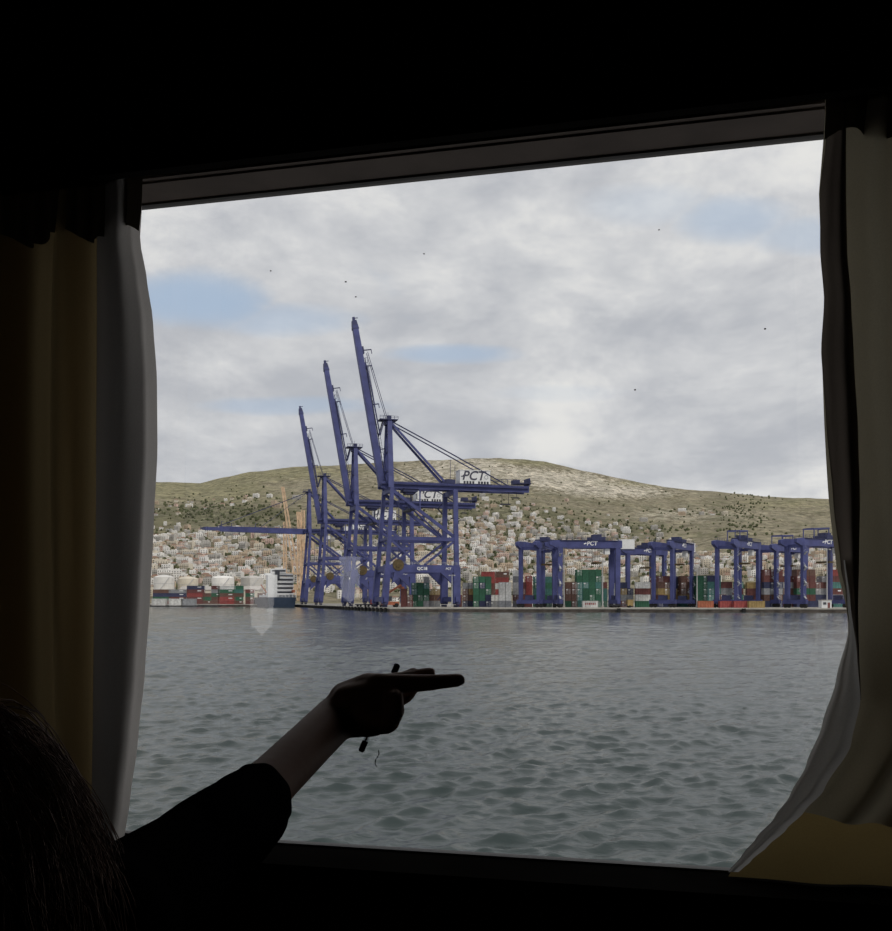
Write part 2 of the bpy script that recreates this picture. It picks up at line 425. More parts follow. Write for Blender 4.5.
# rail the two curtains hang from
rl = empty('curtain_rail', W(0.7, 0.165, 0.94))
m_rail = mat('dark_rail', (0.03, 0.027, 0.025), 0.5)
o = MB().tube([W(-0.9, 0.165, 0.945), W(2.1, 0.165, 0.945)], 0.010, 10).build('rod', m_rail, None, True); attach(o, rl)
for u in (-0.85, 0.7, 2.05):
    o = MB().beam(W(u, 0.09, 0.955), W(u, 0.172, 0.955), 0.012, 0.018).build('bracket', m_rail); attach(o, rl)
tag(rl, 'dark rail along the top of the window that carries both curtains', 'curtain rail')

# wall lamps on the far side of the cabin, mirrored faintly in the pane
m_shade = emis('lamp_shade', (1.0, 0.96, 0.92), 2.0)
m_shade2 = emis('lamp_shade_dim', (0.9, 0.92, 1.0), 2.0)
m_brass = mat('lamp_metal', (0.25, 0.2, 0.12), 0.4, 0.8)
def lamp(px, py, w_px, h_px, m, label, lean):
    d = Vector(((px - CX) / F, 1.0, (HY - py) / F)); vpl = 0.0
    t = ((WO + WN * vpl).dot(WN)) / d.dot(WN); p = d * t
    dr = d - 2 * d.dot(WN) * WN
    k = (VB - 0.10 - vpl) / dr.dot(WN); q = p + dr * k
    tot = t + k
    w = w_px / F * tot / 2; h = h_px / F * tot
    e = empty('wall_lamp', Vector((q.x, q.y, EYE + q.z - h / 2)), WANG)
    s = MB(); s.lathe([(w * 0.80, 0.0), (w * 0.86, h * 0.12), (w * 0.93, h * 0.5), (w, h), (w * 0.96, h), (w * 0.7, h * 0.2)], 24)
    s.build('lamp_shade', m, e, True)
    MB().lathe([(0.003, -h * 0.16), (w * 0.14, -h * 0.11), (w * 0.55, -h * 0.02), (w * 0.7, 0.0)], 16).build('finial', m, e, True)
    MB().beam((0, 0, h * 0.12), (0, -0.097, h * 0.12), 0.02, 0.02).build('bracket', m_brass, e)
    tag(e, label, 'lamp', 'wall lamps mirrored in the pane')
lamp(262, 598, 25, 58, m_shade, 'pale tapered wall lamp mirrored in the pane beside the moored ship', 0)
lamp(350, 577, 21, 40, m_shade2, 'dim tapered wall lamp mirrored in the pane over the crane legs', 0)

# ------------------------------------------------------------------ sea
def build_sea():
    A = math.radians(37); NC = 560
    rr = np.concatenate([np.geomspace(8.0, 620.0, 1020), np.geomspace(626.0, 1400.0, 60)]); NR = len(rr)
    aa = np.linspace(-A, A, NC)
    Rg, Ag = np.meshgrid(rr, aa, indexing='ij')
    X = Rg * np.sin(Ag); Y = Rg * np.cos(Ag); Z = np.zeros_like(X)
    step = Rg * np.log(620.0 / 8.0) / 1020
    g = np.random.default_rng(3)
    dX = np.zeros_like(X); dY = np.zeros_like(X)
    for lam in np.geomspace(0.28, 9.0, 150):
        th = math.radians(-72) + g.normal(0, 0.55)              # travel roughly towards the viewer
        k = 2 * math.pi / lam; ph = g.uniform(0, 2 * math.pi)
        sl = 0.036 * math.exp(-(math.log(lam / 0.62) / 0.9) ** 2) + 0.008                  # slope of this component
        amp = sl / k
        fade = np.clip((lam / step - 1.2) / 1.2, 0, 1)
        arg = k * (X * math.cos(th) + Y * math.sin(th)) + ph
        # slow patches of calmer and rougher water
        Z += fade * amp * np.sin(arg)
        dX += fade * 0.8 * amp * np.cos(arg) * math.cos(th); dY += fade * 0.8 * amp * np.cos(arg) * math.sin(th)
    gust = 0.9 + 0.35 * np.sin(X * 0.11 + 1.3 * np.sin(Y * 0.05)) * np.sin(Y * 0.07 + 0.6 * np.sin(X * 0.09))
    Z *= gust; X = X + dX; Y = Y + dY
    vs = np.stack([X, Y, Z], -1).reshape(-1, 3)
    i, j = np.meshgrid(np.arange(NR - 1), np.arange(NC - 1), indexing='ij'); b = (i * NC + j).ravel()
    fs = np.stack([b, b + 1, b + NC + 1, b + NC], -1)
    me = bpy.data.meshes.new('sea')
    me.vertices.add(len(vs)); me.vertices.foreach_set('co', vs.ravel())
    me.loops.add(fs.size); me.loops.foreach_set('vertex_index', fs.ravel().astype(np.int32))
    me.polygons.add(len(fs)); me.polygons.foreach_set('loop_start', np.arange(0, fs.size, 4, dtype=np.int32))
    me.polygons.foreach_set('use_smooth', np.ones(len(fs), dtype=bool)); me.update(); me.validate()
    m = bpy.data.materials.new('sea_water'); m.use_nodes = True; T = NT(m.node_tree)
    tc = T.n('ShaderNodeTexCoord'); mp = T.n('ShaderNodeMapping'); mp.inputs['Scale'].default_value = (1, 1.7, 1); mp.inputs['Rotation'].default_value = (0, 0, 0.25)
    T.l(tc.outputs['Object'], mp.inputs[0])
    n1 = T.noise(mp.outputs[0], 3.2, 5, 0.62, 0.3)
    n2 = T.noise(mp.outputs[0], 0.6, 6, 0.65, 0.3)
    b1 = T.n('ShaderNodeBump'); b1.inputs['Strength'].default_value = 1.0; b1.inputs['Distance'].default_value = 0.018; T.l(n1, b1.inputs['Height'])
    b2 = T.n('ShaderNodeBump'); b2.inputs['Strength'].default_value = 1.0; b2.inputs['Distance'].default_value = 0.06; T.l(n2, b2.inputs['Height']); T.l(b1.outputs[0], b2.inputs['Normal'])
    p = T.n('ShaderNodeBsdfPrincipled'); p.inputs['Base Color'].default_value = (0.036, 0.050, 0.049, 1)
    p.inputs['Roughness'].default_value = 0.13; p.inputs['IOR'].default_value = 1.33; T.l(b2.outputs[0], p.inputs['Normal'])
    o = T.n('ShaderNodeOutputMaterial'); T.l(p.outputs[0], o.inputs[0])
    me.materials.append(m)
    s = bpy.data.objects.new('sea', me); COL.objects.link(s)
    tag(s, 'choppy grey green sea between the boat and the port', 'sea', kind='stuff')
build_sea()

# ------------------------------------------------------------------ port ground and hills
QZ = 1.6
QD = Vector((-0.283, 0.959, 0)); QU = Vector((0.959, 0.283, 0))     # along the crane quay (away), and landward
QA = Vector((-27.5, 381.0, 0))                                      # a point on the crane quay's edge
QANG = math.atan2(QU.y, QU.x)
def Qp(s, b=0.0, z=QZ): p = QA + QD * s + QU * b; return Vector((p.x, p.y, z))
m_conc = mat('quay_concrete', (0.36, 0.34, 0.31), 0.9, var=0.2, scale=0.25, spec=0.1)
m_wallc = mat('quay_wall_concrete', (0.10, 0.085, 0.075), 0.9, var=0.35, scale=0.5, spec=0.1)
m_cope = mat('quay_coping', (0.50, 0.47, 0.42), 0.9, var=0.15, scale=0.4)
m_rub = mat('black_rubber', (0.02, 0.02, 0.02), 0.8)
c0 = Qp(-21.9); cfar = Qp(440)
fr_end = Vector((260, 318, 0))
main_y = 800.0
poly = [(c0.x, c0.y), (fr_end.x, fr_end.y), (460, main_y + 100), (cfar.x, main_y + 100), (cfar.x, cfar.y)]
quay = MB().prism(poly, -3, QZ - 0.05).build('quay', m_conc); quay['kind'] = 'structure'
def coping(p0, p1, parent, name='coping'):
    p0, p1 = Vector(p0), Vector(p1); p0.z = p1.z = QZ - 0.2
    MB().beam(p0, p1, 0.9, 0.45).build(name, m_cope, parent)
def wallface(p0, p1, parent):
    p0, p1 = Vector(p0), Vector(p1); p0.z = p1.z = -0.5
    MB().beam(p0, p1, 0.5, 2.8).build('quay_wall', m_wallc, parent)
coping((c0.x, c0.y, 0), fr_end, quay); coping((c0.x, c0.y, 0), (cfar.x, cfar.y, 0), quay)
wallface((c0.x, c0.y, 0), fr_end, quay); wallface((c0.x, c0.y, 0), (cfar.x, cfar.y, 0), quay)
fend = MB().box((0, 0, 0), (1.3, 1.0, 1.9)).box((0, 0, 0.2), (0.9, 1.3, 1.2)).mesh('fender', m_rub)
for s in np.arange(-18, 250, 7.5):
    p = Qp(float(s), -0.6, 0.6); obj('fender', fend, quay, p, QANG + math.pi / 2)
fdir = (fr_end - Vector((c0.x, c0.y, 0)))
for t in np.arange(0.30, 0.62, 0.155):
    p = Vector((c0.x, c0.y, 0)) + fdir * float(t); obj('fender', fend, quay, (p.x, p.y - 0.5, 0.5), math.atan2(fdir.y, fdir.x))
# far quay on the left
q2 = MB().prism([(-700, 655), (-120, 655), (-120, 900), (-700, 900)], -3, QZ - 0.05).build('far_quay', m_conc); q2['kind'] = 'structure'
coping((-700, 655, 0), (-120, 655, 0), q2); wallface((-700, 655, 0), (-120, 655, 0), q2)

RIDGE = [(-300, 118), (60, 114), (155, 119), (200, 118), (225, 124), (260, 130), (310, 135), (360, 137), (400, 140), (450, 142), (500, 143), (545, 139), (600, 126), (650, 116), (700, 110), (760, 105), (830, 102), (900, 99), (1200, 92)]
RX = np.array([p[0] for p in RIDGE], float); RH = np.array([p[1] for p in RIDGE], float)
def ridge(az): return np.interp(az * F + CX, RX, RH)
Y0, YR = 800.0, 2600.0
def fbm(x, y, sc, seed, octs=4):
    v = 0.0; a = 1.0; tot = 0
    for o in range(octs):
        v += a * mnoise.noise(Vector((x / sc * 2 ** o + seed * 17.3, y / sc * 2 ** o - seed * 9.1, seed * 3.7))); tot += a; a *= 0.5
    return v / tot
def hz(x, y):
    az = x / max(y, 1); h = float(ridge(az)) * YR / F
    t = min(1.0, max(0.0, (y - Y0) / (YR - Y0)))
    px = az * F + CX
    g = 1.25 + 0.35 * math.exp(-((px - 560) / 130) ** 2)             # the plain in the middle starts steeper later
    s = t ** g
    s = s * (1.12 - 0.12 * t)
    z = 1.5 + s * h
    z += (fbm(x, y, 420, 1) * 34 + fbm(x, y, 130, 2) * 10) * min(1, t * 2.2) * (1 - 0.75 * max(0, (t - 0.75) / 0.25))
    if y > YR: z -= ((y - YR) / 900.0) ** 1.5 * 160
    z += (fbm(x, y, 75, 5, 4) * 9.0 + fbm(x * 0.35 + y * 0.1, y * 0.05, 30, 8, 2) * 5.0) * min(1, t * 2.5) * (1 - 0.55 * t)
    return z
def build_hills():
    NA = 420
    ys = np.concatenate([np.linspace(760, 2600, 230), np.linspace(2612, 3600, 30)])
    azs = np.linspace(-0.62, 0.72, NA)
    vs = []; cols = []
    for y in ys:
        for a in azs:
            x = a * y; z = hz(x, y); vs.append((x, y, z))
            px = a * F + CX; py = HY - (z - EYE) / y * F
            def el(cx, cy, rx, ry): return math.exp(-(((px - cx) / rx) ** 2 + ((py - cy) / ry) ** 2))
            rock = 0.9 * el(470, 466, 40, 9) + 0.9 * el(560, 480, 60, 11) + 0.8 * el(625, 492, 60, 8) + 0.45 * el(420, 478, 50, 18) + 0.5 * el(690, 515, 90, 10) + 0.25 * el(330, 480, 60, 14) + 0.3 * el(520, 472, 30, 8)
            green = 0.9 * el(190, 488, 70, 13) + 0.8 * el(300, 472, 90, 9) + 0.9 * el(530, 462, 60, 5) + 0.8 * el(640, 484, 80, 4) + 0.6 * el(790, 503, 90, 9) + 0.4 * el(250, 500, 60, 20)
            wood = 0.95 * el(235, 515, 75, 8) + 0.6 * el(180, 517, 40, 9) + 0.5 * el(640, 530, 40, 7) + 0.55 * el(480, 520, 60, 18) + 0.4 * el(720, 512, 14, 25) + 0.35 * el(560, 520, 60, 15) + 0.55 * el(230, 555, 150, 30) + 0.5 * el(470, 545, 110, 30)
            cols.append((min(1, rock), min(1, green), min(1, wood), 1))
    n = NA
    fs = [(i * n + j, i * n + j + 1, (i + 1) * n + j + 1, (i + 1) * n + j) for i in range(len(ys) - 1) for j in range(n - 1)]
    me = bpy.data.meshes.new('hillside'); me.from_pydata(vs, [], fs)
    at_ = me.color_attributes.new('cover', 'FLOAT_COLOR', 'POINT'); at_.data.foreach_set('color', np.array(cols, dtype=np.float32).ravel())
    me.polygons.foreach_set('use_smooth', [True] * len(me.polygons))
    m = bpy.data.materials.new('hill_cover'); m.use_nodes = True; T = NT(m.node_tree)
    tc = T.n('ShaderNodeTexCoord'); P = tc.outputs['Object']
    ca = T.n('ShaderNodeVertexColor'); ca.layer_name = 'cover'; sp = T.n('ShaderNodeSeparateColor'); T.l(ca.outputs[0], sp.inputs[0])
    big = T.noise(P, 0.006, 6, 0.6); mid = T.noise(P, 0.022, 6, 0.65); fine = T.noise(P, 0.075, 7, 0.75)
    c = T.mix(T.smooth(mid, 0.35, 0.65), (0.235, 0.21, 0.15), (0.375, 0.335, 0.25))
    c = T.mix(T.smooth(T.math('ADD', T.math('MULTIPLY', big, 0.6), T.math('MULTIPLY', mid, 0.4)), 0.47, 0.58, 0, 0.7), c, (0.215, 0.195, 0.13))
    gm = T.smooth(T.math('ADD', sp.outputs[1], T.math('MULTIPLY', T.math('SUBTRACT', mid, 0.5), 1.6)), 0.25, 0.75)
    c = T.mix(T.math('MULTIPLY', gm, 0.6), c, (0.28, 0.265, 0.15))
    rm = T.smooth(T.math('ADD', T.math('MULTIPLY', sp.outputs[0], 0.22), T.math('ADD', T.math('MULTIPLY', fine, 0.7), T.math('MULTIPLY', mid, 0.3))), 0.575, 0.67)
    c = T.mix(T.math('MULTIPLY', rm, 0.8), c, (0.62, 0.57, 0.49))
    shrub = T.smooth(T.math('ADD', T.math('MULTIPLY', sp.outputs[2], 0.13), T.math('ADD', T.math('MULTIPLY', fine, 0.6), T.math('MULTIPLY', mid, 0.4))), 0.51, 0.60)
    c = T.mix(T.math('MULTIPLY', shrub, 0.75), c, (0.10, 0.105, 0.06))
    mott = T.noise(P, 0.045, 5, 0.7, 0.4)
    c = T.mix(T.smooth(mott, 0.50, 0.60, 0.0, 0.55), c, (0.13, 0.125, 0.08))
    c = T.mix(1.0, c, T.mix(T.smooth(mott, 0.50, 0.36), (0.92, 0.92, 0.92), (1.18, 1.17, 1.15)), 'MULTIPLY')
    c = T.mix(1.0, c, T.mix(T.smooth(fine, 0.36, 0.64), (0.72, 0.72, 0.71), (1.60, 1.58, 1.55)), 'MULTIPLY')
    b = T.n('ShaderNodeBsdfPrincipled'); T.l(c, b.inputs['Base Color']); b.inputs['Roughness'].default_value = 0.95; b.inputs['Specular IOR Level'].default_value = 0.1
    bp = T.n('ShaderNodeBump'); bp.inputs['Strength'].default_value = 0.8; bp.inputs['Distance'].default_value = 6.0; T.l(fine, bp.inputs['Height']); T.l(bp.outputs[0], b.inputs['Normal'])
    o = T.n('ShaderNodeOutputMaterial'); T.l(b.outputs[0], o.inputs[0])
    me.materials.append(m)
    h = bpy.data.objects.new('hillside', me); COL.objects.link(h); h['kind'] = 'structure'
build_hills()

# ------------------------------------------------------------------ town
HCOL = [('white', (0.82, 0.80, 0.77)), ('cream', (0.66, 0.60, 0.50)), ('grey', (0.48, 0.46, 0.43)), ('tan', (0.55, 0.44, 0.33)), ('pinkish', (0.66, 0.50, 0.43))]
m_hwin = mat('house_windows', (0.06, 0.06, 0.065), 0.3)
m_roof = mat('roof_tiles', (0.27, 0.16, 0.115), 0.9)
m_flat = mat('flat_roof', (0.46, 0.43, 0.40), 0.9)
HM = {n: mat('house_' + n, c, 0.9, var=0.08, scale=0.3, rand=0.12) for n, c in HCOL}
def house_mesh(color, kind):
    b = MB()
    w, d, h = [(11, 9, 6.5), (15, 10, 9.5), (9, 9, 4.0), (22, 11, 9.5), (12, 11, 12.5)][kind]
    b.box((0, 0, h / 2 - 3), (w, d, h + 6))
    if kind in (0, 2):                         # hipped tile roof
        e = 0.5
        b.add([(-w / 2 - e, -d / 2 - e, h), (w / 2 + e, -d / 2 - e, h), (w / 2 + e, d / 2 + e, h), (-w / 2 - e, d / 2 + e, h), (-w * 0.2, 0, h + 2.2), (w * 0.2, 0, h + 2.2)],
              [(0, 1, 5, 4), (1, 2, 5), (2, 3, 4, 5), (3, 0, 4), (3, 2, 1, 0)], 2 if kind == 0 else 3)
    else:                                      # flat roof with parapet and stair head
        for s in (-1, 1):
            b.box((0, s * (d / 2 - 0.15), h + 0.45), (w, 0.3, 0.9)); b.box((s * (w / 2 - 0.15), 0, h + 0.45), (0.3, d, 0.9))
        b.box((w * 0.22, d * 0.1, h + 1.3), (3.2, 3.2, 2.6)); b.box((0, 0, h + 0.02), (w - 0.6, d - 0.6, 0.04), 3)
    fl = max(1, int(h // 3)); nx = max(2, int(w // 3.6))
    for k in range(fl):
        for i in range(nx):
            x = -w / 2 + (i + 0.5) * w / nx
            b.box((x, -d / 2 - 0.02, 1.7 + k * 3.0), (1.4, 0.14, 1.5), 1)
        if kind in (1, 3, 4):
            b.box((0, -d / 2 - 0.5, 0.2 + k * 3.0 + 3.0 - 3.0), (w * 0.8, 1.0, 0.25))
    return b.mesh('house', [HM[color], m_hwin, m_roof, m_flat])
HMESH = {(c, k): house_mesh(c, k) for c, _ in HCOL for k in range(5)}

def town_density(px, py):
    def el(cx, cy, rx, ry): return math.exp(-(((px - cx) / rx) ** 2 + ((py - cy) / ry) ** 2))
    d = 1.0 * el(220, 565, 120, 21) + 0.6 * el(190, 541, 60, 11) + 0.95 * el(490, 550, 75, 26) + 0.6 * el(500, 528, 55, 12) + 0.7 * el(400, 565, 80, 20) + 0.22 * el(480, 507, 60, 8)
    d += 0.95 * el(700, 566, 170, 11) + 0.5 * el(590, 545, 60, 18) + 0.25 * el(610, 527, 30, 6) + 0.2 * el(700, 512, 40, 5) + 0.16 * el(175, 510, 25, 12) + 0.15 * el(255, 500, 40, 8) + 0.5 * el(820, 562, 60, 16)
    d += 0.9 * el(60, 566, 90, 20) + 0.8 * el(900, 566, 60, 14)
    return min(1, d)
SIDE = [(-99, 300, 'left of the cranes'), (300, 455, 'behind the tall blue cranes'), (455, 545, 'right of the tall blue cranes'), (545, 999, 'above the yard cranes')]
def build_town():
    r = random.Random(21); cand = []; tries = 0
    grid = {}
    while len(cand) < 4000 and tries < 37000:
        tries += 1
        y = 830 + (2150 - 830) * (r.random() ** 1.35); a = r.uniform(-0.50, 0.52); x = a * y
        z = hz(x, y); px = a * F + CX; py = HY - (z - EYE) / y * F
        if r.random() > town_density(px, py) ** 1.7: continue
        key = (int(x // 7), int(y // 11))
        if any((key[0] + i, key[1] + j) in grid for i in (-1, 0, 1) for j in (0,)): continue
        grid[key] = 1
        cand.append((x, y, z, px, py))
    vis = sorted([c for c in cand if 120 < c[3] < 860], key=lambda c: c[1])
    first = vis[:290]; rest = [c for c in cand if c not in set(first)]
    ROW = lambda py: 'lowest rows' if py > 578 else ('lower slope' if py > 565 else 'middle slope')
    KN = ['tile roofed house', 'flat roofed house with parapet', 'low pale roofed house', 'long apartment block', 'tall narrow apartment block']
    kk = lambda: r.choices(range(5), [4, 4, 3, 1.6, 1.6])[0]
    cc = lambda: r.choices([c for c, _ in HCOL], [7, 4, 4, 3, 1.2])[0]
    for (x, y, z, px, py) in first:
        c = cc(); k = kk()
        side = next(s for a, b, s in SIDE if a <= px < b)
        o = obj('house', HMESH[(c, k)], None, (x, y, z), r.uniform(-0.5, 0.5))
        s = r.uniform(0.40, 0.78); o.scale = (s, s, s * r.uniform(0.85, 1.15))
        tag(o, f'{c} {KN[k]} on the {ROW(py)} {side}', 'house', f'{c} {KN[k]}s, {ROW(py)}, {side}')
    # the rest of the town, too many and too small to pick apart
    verts = []; faces = []; mi = []
    mats = [HM[c] for c, _ in HCOL] + [m_hwin, m_roof, m_flat]
    for (x, y, z, px, py) in rest:
        ci = r.choices(range(5), [7, 4, 4, 3, 1.2])[0]; me = HMESH[(HCOL[ci][0], kk())]
        M = Matrix.Translation((x, y, z)) @ Matrix.Rotation(r.uniform(-0.5, 0.5), 4, 'Z') @ Matrix.Scale(r.uniform(0.42, 0.8), 4)
        b = len(verts); verts += [tuple(M @ v.co) for v in me.vertices]
        for p in me.polygons:
            faces.append(tuple(i + b for i in p.vertices)); mi.append((ci, 5, 6, 7)[p.material_index])
    me = bpy.data.meshes.new('distant_houses'); me.from_pydata(verts, [], faces)
    for m in mats: me.materials.append(m)
    me.polygons.foreach_set('material_index', mi); me.update()
    o = obj('distant_houses', me); tag(o, 'countless small pale houses scattered up the hillside behind the port', 'houses', kind='stuff')
    # trees between the houses and over the slopes
    bm = bmesh.new(); bmesh.ops.create_icosphere(bm, subdivisions=1, radius=1.0)
    ico_v = [v.co.copy() for v in bm.verts]; ico_f = [tuple(v.index for v in f.verts) for f in bm.faces]; bm.free()
    verts = []; faces = []; n = 0; tries = 0
    def el(px, py, cx, cy, rx, ry): return math.exp(-(((px - cx) / rx) ** 2 + ((py - cy) / ry) ** 2))
    while n < 6000 and tries < 58000:
        tries += 1
        y = 840 + (2560 - 840) * r.random(); a = r.uniform(-0.50, 0.52); x = a * y
        z = hz(x, y); px = a * F + CX; py = HY - (z - EYE) / y * F
        d = 0.95 * town_density(px, py) + 0.9 * el(px, py, 235, 515, 75, 9) + 0.5 * el(px, py, 480, 520, 60, 18) + 0.9 * el(px, py, 655, 531, 30, 5) + 0.5 * el(px, py, 745, 515, 20, 20) + 0.006
        if r.random() > d: continue
        n += 1; s = r.uniform(1.1, 2.9); b = len(verts)
        sq = r.uniform(0.7, 1.3)
        for v in ico_v:
            k = s * r.uniform(0.75, 1.2); verts.append((x + v.x * k, y + v.y * k, z + s * sq * 0.7 + v.z * k * sq))
        faces += [tuple(i + b for i in f) for f in ico_f]
    me = bpy.data.meshes.new('hillside_trees'); me.from_pydata(verts, [], faces)
    me.materials.append(mat('tree_leaves', (0.10, 0.11, 0.06), 0.9, var=0.4, scale=0.05, spec=0.1))
    o = obj('hillside_trees', me); tag(o, 'dark green trees and scrub dotted between houses and over slopes', 'trees', kind='stuff')
build_town()

# ------------------------------------------------------------------ ship-to-shore cranes
m_blue = mat('crane_blue', (0.066, 0.075, 0.205), 0.55, var=0.18, scale=0.25, spec=0.3)
m_blue2 = mat('crane_blue_dark', (0.042, 0.047, 0.115), 0.6, var=0.2, scale=0.3, spec=0.3)
m_house = mat('machinery_white', (0.78, 0.78, 0.78), 0.6, var=0.05, scale=0.4)
m_let_d = mat('lettering_dark', (0.06, 0.06, 0.09), 0.6)
m_let_w = mat('lettering_white', (0.85, 0.85, 0.85), 0.6)
m_reel = mat('cable_reel', (0.10, 0.07, 0.03), 0.7, var=0.3, scale=1.0)
m_steel = mat('dark_steel', (0.035, 0.036, 0.05), 0.6)
m_grey = mat('galvanised_grey', (0.42, 0.43, 0.45), 0.6)
T_PCT = text_mesh('PCT', 5.4, 0.04, 0.25, 0.09)
T_PCT_S = text_mesh('PCT', 2.3, 0.02, 0.15, 0.05)
T_QC = text_mesh('QC18', 1.7, 0.03, 0.0, 0.05)

def rails(mb, p0, p1, h=1.1, n=6, t=0.10):
    p0, p1 = Vector(p0), Vector(p1); up = Vector((0, 0, h))
    mb.beam(p0 + up, p1 + up, t, t); mb.beam(p0 + up * 0.5, p1 + up * 0.5, t * 0.8, t * 0.8)
    for i in range(n + 1):
        q = p0.lerp(p1, i / n); mb.beam(q, q + up, t, t)

def sts_crane(raised, with_number):
    r = empty('ship_to_shore_crane'); G = 28.3; D = 9.0; TOPZ = 48.4
    def beam(name, p0, p1, w, h, w2=None, h2=None, m=m_blue): return MB().beam(p0, p1, w, h, w2, h2).build(name, m, r)
    for y in (-D, D):
        # water-side legs lean slightly landward, heavier below the portal
        b = MB(); b.beam((-1.9, y, 1.6), (-0.6, y, 16.5), 2.0, 2.7, 2.0, 2.3); b.beam((-0.6, y, 16.5), (1.6, y * 0.82, TOPZ), 1.5, 1.7, 1.3, 1.5)
        b.build('leg', m_blue, r)
        b = MB(); b.beam((G, y, 1.6), (G, y, 16.5), 2.0, 2.9); b.beam((G, y, 16.5), (G, y * 0.82, TOPZ), 1.5, 1.9, 1.3, 1.8)
        b.build('leg', m_blue, r)
        pb = beam('portal_beam', (-0.6, y, 15.6), (G + 1.2, y, 15.6), 1.6, 3.0)
        MB().add([(2.0, y - 0.75, 14.2), (6.5, y - 0.75, 14.2), (1.0, y - 0.75, 9.5), (2.0, y + 0.75, 14.2), (6.5, y + 0.75, 14.2), (1.0, y + 0.75, 9.5)],
                 [(0, 1, 2), (5, 4, 3), (0, 3, 4, 1), (1, 4, 5, 2), (2, 5, 3, 0)]).build('gusset', m_blue, r)
        MB().add([(G - 2.0, y - 0.75, 14.2), (G - 7.0, y - 0.75, 14.2), (G - 1.0, y - 0.75, 8.5), (G - 2.0, y + 0.75, 14.2), (G - 7.0, y + 0.75, 14.2), (G - 1.0, y + 0.75, 8.5)],
                 [(0, 1, 2), (5, 4, 3), (0, 3, 4, 1), (1, 4, 5, 2), (2, 5, 3, 0)]).build('gusset', m_blue, r)
        if y < 0:
            if with_number:
                t = obj('lettering', T_QC, pb, (13.5, y - 0.86, 15.6)); t.rotation_euler = (math.pi / 2, 0, 0); t.data.materials.append(m_let_w) if not t.data.materials else None
                t = obj('lettering', T_PCT_S, pb, (24.6, y - 0.86, 15.6)); t.rotation_euler = (math.pi / 2, 0, 0); t.scale = (0.55, 0.55, 1); t.data.materials.append(m_let_w) if not t.data.materials else None
            b = MB(); rails(b, (0, y - 0.8, 17.1), (G, y - 0.8, 17.1), 1.1, 12); b.build('railing', m_grey, r)
        ty = y * 0.93
        beam('tie_beam', (0.2, ty, 27.8), (G + 0.8, ty, 27.8), 1.0, 1.5)
        b = MB(); rails(b, (0.4, ty - 0.6, 28.6), (G, ty - 0.6, 28.6), 1.1, 10); b.build('railing', m_blue2, r)
        # diagonals of the side frame
        beam('brace', (2.2, y * 0.85, 47.0), (G - 0.8, ty, 28.8), 0.9, 1.3)
        beam('brace', (0.8, ty, 27.2), (12.5, y, 17.0), 0.7, 0.9)
        beam('brace', (G - 0.5, ty, 27.2), (14.5, y, 17.0), 0.7, 0.9)
        beam('strut', (13.2, y * 0.87, 38.4), (13.2, y * 0.82, 48.0), 0.5, 0.5)
    beam('brace', (7.0, -D * 0.86, 42.5), (G + 0.3, D * 0.86, 28.5), 0.5, 0.6)
    for x, zs in ((-1.7, (3.2,)), (G, (3.2,))):
        for z in zs: beam('sill_beam', (x, -D - 2, z), (x, D + 2, z), 1.6, 2.0)
    for x, z, w in ((-0.6, 15.6, 2.4), (G, 15.6, 2.4), (1.5, 47.6, 2.0), (G, 47.6, 2.0), (0.3, 27.8, 1.0), (G, 27.8, 1.0)):
        k = 1.0 if z < 20 else (0.93 if z < 30 else 0.84)
        beam('cross_beam', (x, -D * k, z), (x, D * k, z), 1.2, w)
    for x in (-1.8, G):
        for y in (-D, D):
            b = MB()
            b.box((x, y, 1.5), (1.2, 7.0, 0.9))
            for dy in (-2.4, -0.8, 0.8, 2.4): b.tube([(x - 0.45, y + dy, 0.45), (x + 0.45, y + dy, 0.45)], 0.45, 10)
            b.build('bogie', m_blue2, r)
    # main girder, with walkway and the trolley under it
    g = MB(); g.box((30.2, -2.9, 50.0), (64.4, 1.1, 2.7)); g.box((30.2, 2.9, 50.0), (64.4, 1.1, 2.7))
    for x in np.arange(0, 63, 7.7): g.box((float(x), 0, 50.6), (0.7, 5.0, 1.0))
    g.build('girder', m_blue, r)
    b = MB(); b.box((30, -4.0, 50.2), (64, 1.0, 0.2)); rails(b, (0, -4.4, 50.3), (62, -4.4, 50.3), 1.1, 24); b.build('walkway', m_blue2, r)
    b = MB(); b.box((60.8, 0, 52.6), (5.5, 6.4, 0.25)); rails(b, (47.5, -3.3, 52.0), (63.0, -3.3, 52.0), 2.0, 6, 0.16); b.box((57.5, 0, 53.2), (3.0, 3.0, 1.8)); b.box((62.8, 0, 53.3), (0.5, 6.4, 3.2)); b.build('rear_platform', m_blue2, r)
    b = MB(); b.box((52.5, -1, 43.6), (4.2, 1.8, 0.5)); b.beam((51.0, -1, 43.6), (51.0, -1, 48.8), 0.15, 0.15); b.beam((54.0, -1, 43.6), (54.0, -1, 48.8), 0.15, 0.15); b.box((56.8, -2, 46.4), (2.6, 1.6, 0.4)); b.beam((57.2, -2, 46.4), (57.2, -2, 49), 0.15, 0.15)
    b.build('maintenance_basket', m_steel, r)
    tro = MB().box((10.5, 0, 48.0), (6.0, 6.0, 1.2)).box((10.5, 0, 47.0), (4.0, 4.6, 0.8)).build('trolley', m_blue2, r)
    b = MB().box((14.8, -1.2, 45.8), (2.6, 2.2, 2.4)); b.build('operator_cabin', m_house, r)
    b = MB()
    for x in (9.3, 11.7):
        for y in (-1.6, 1.6): b.tube([(x, y, 47), (x, y, 40.4)], 0.06, 4)
    b.box((10.5, 0, 40.0), (2.4, 12.0, 0.7)); b.build('spreader', m_steel, r)
    # machinery house
    h = MB().box((38.5, 0.4, 54.4), (13.4, 6.0, 5.6)).box((38.5, 0.4, 57.3), (13.8, 6.4, 0.25)).build('machinery_house', m_house, r)
    b = MB()
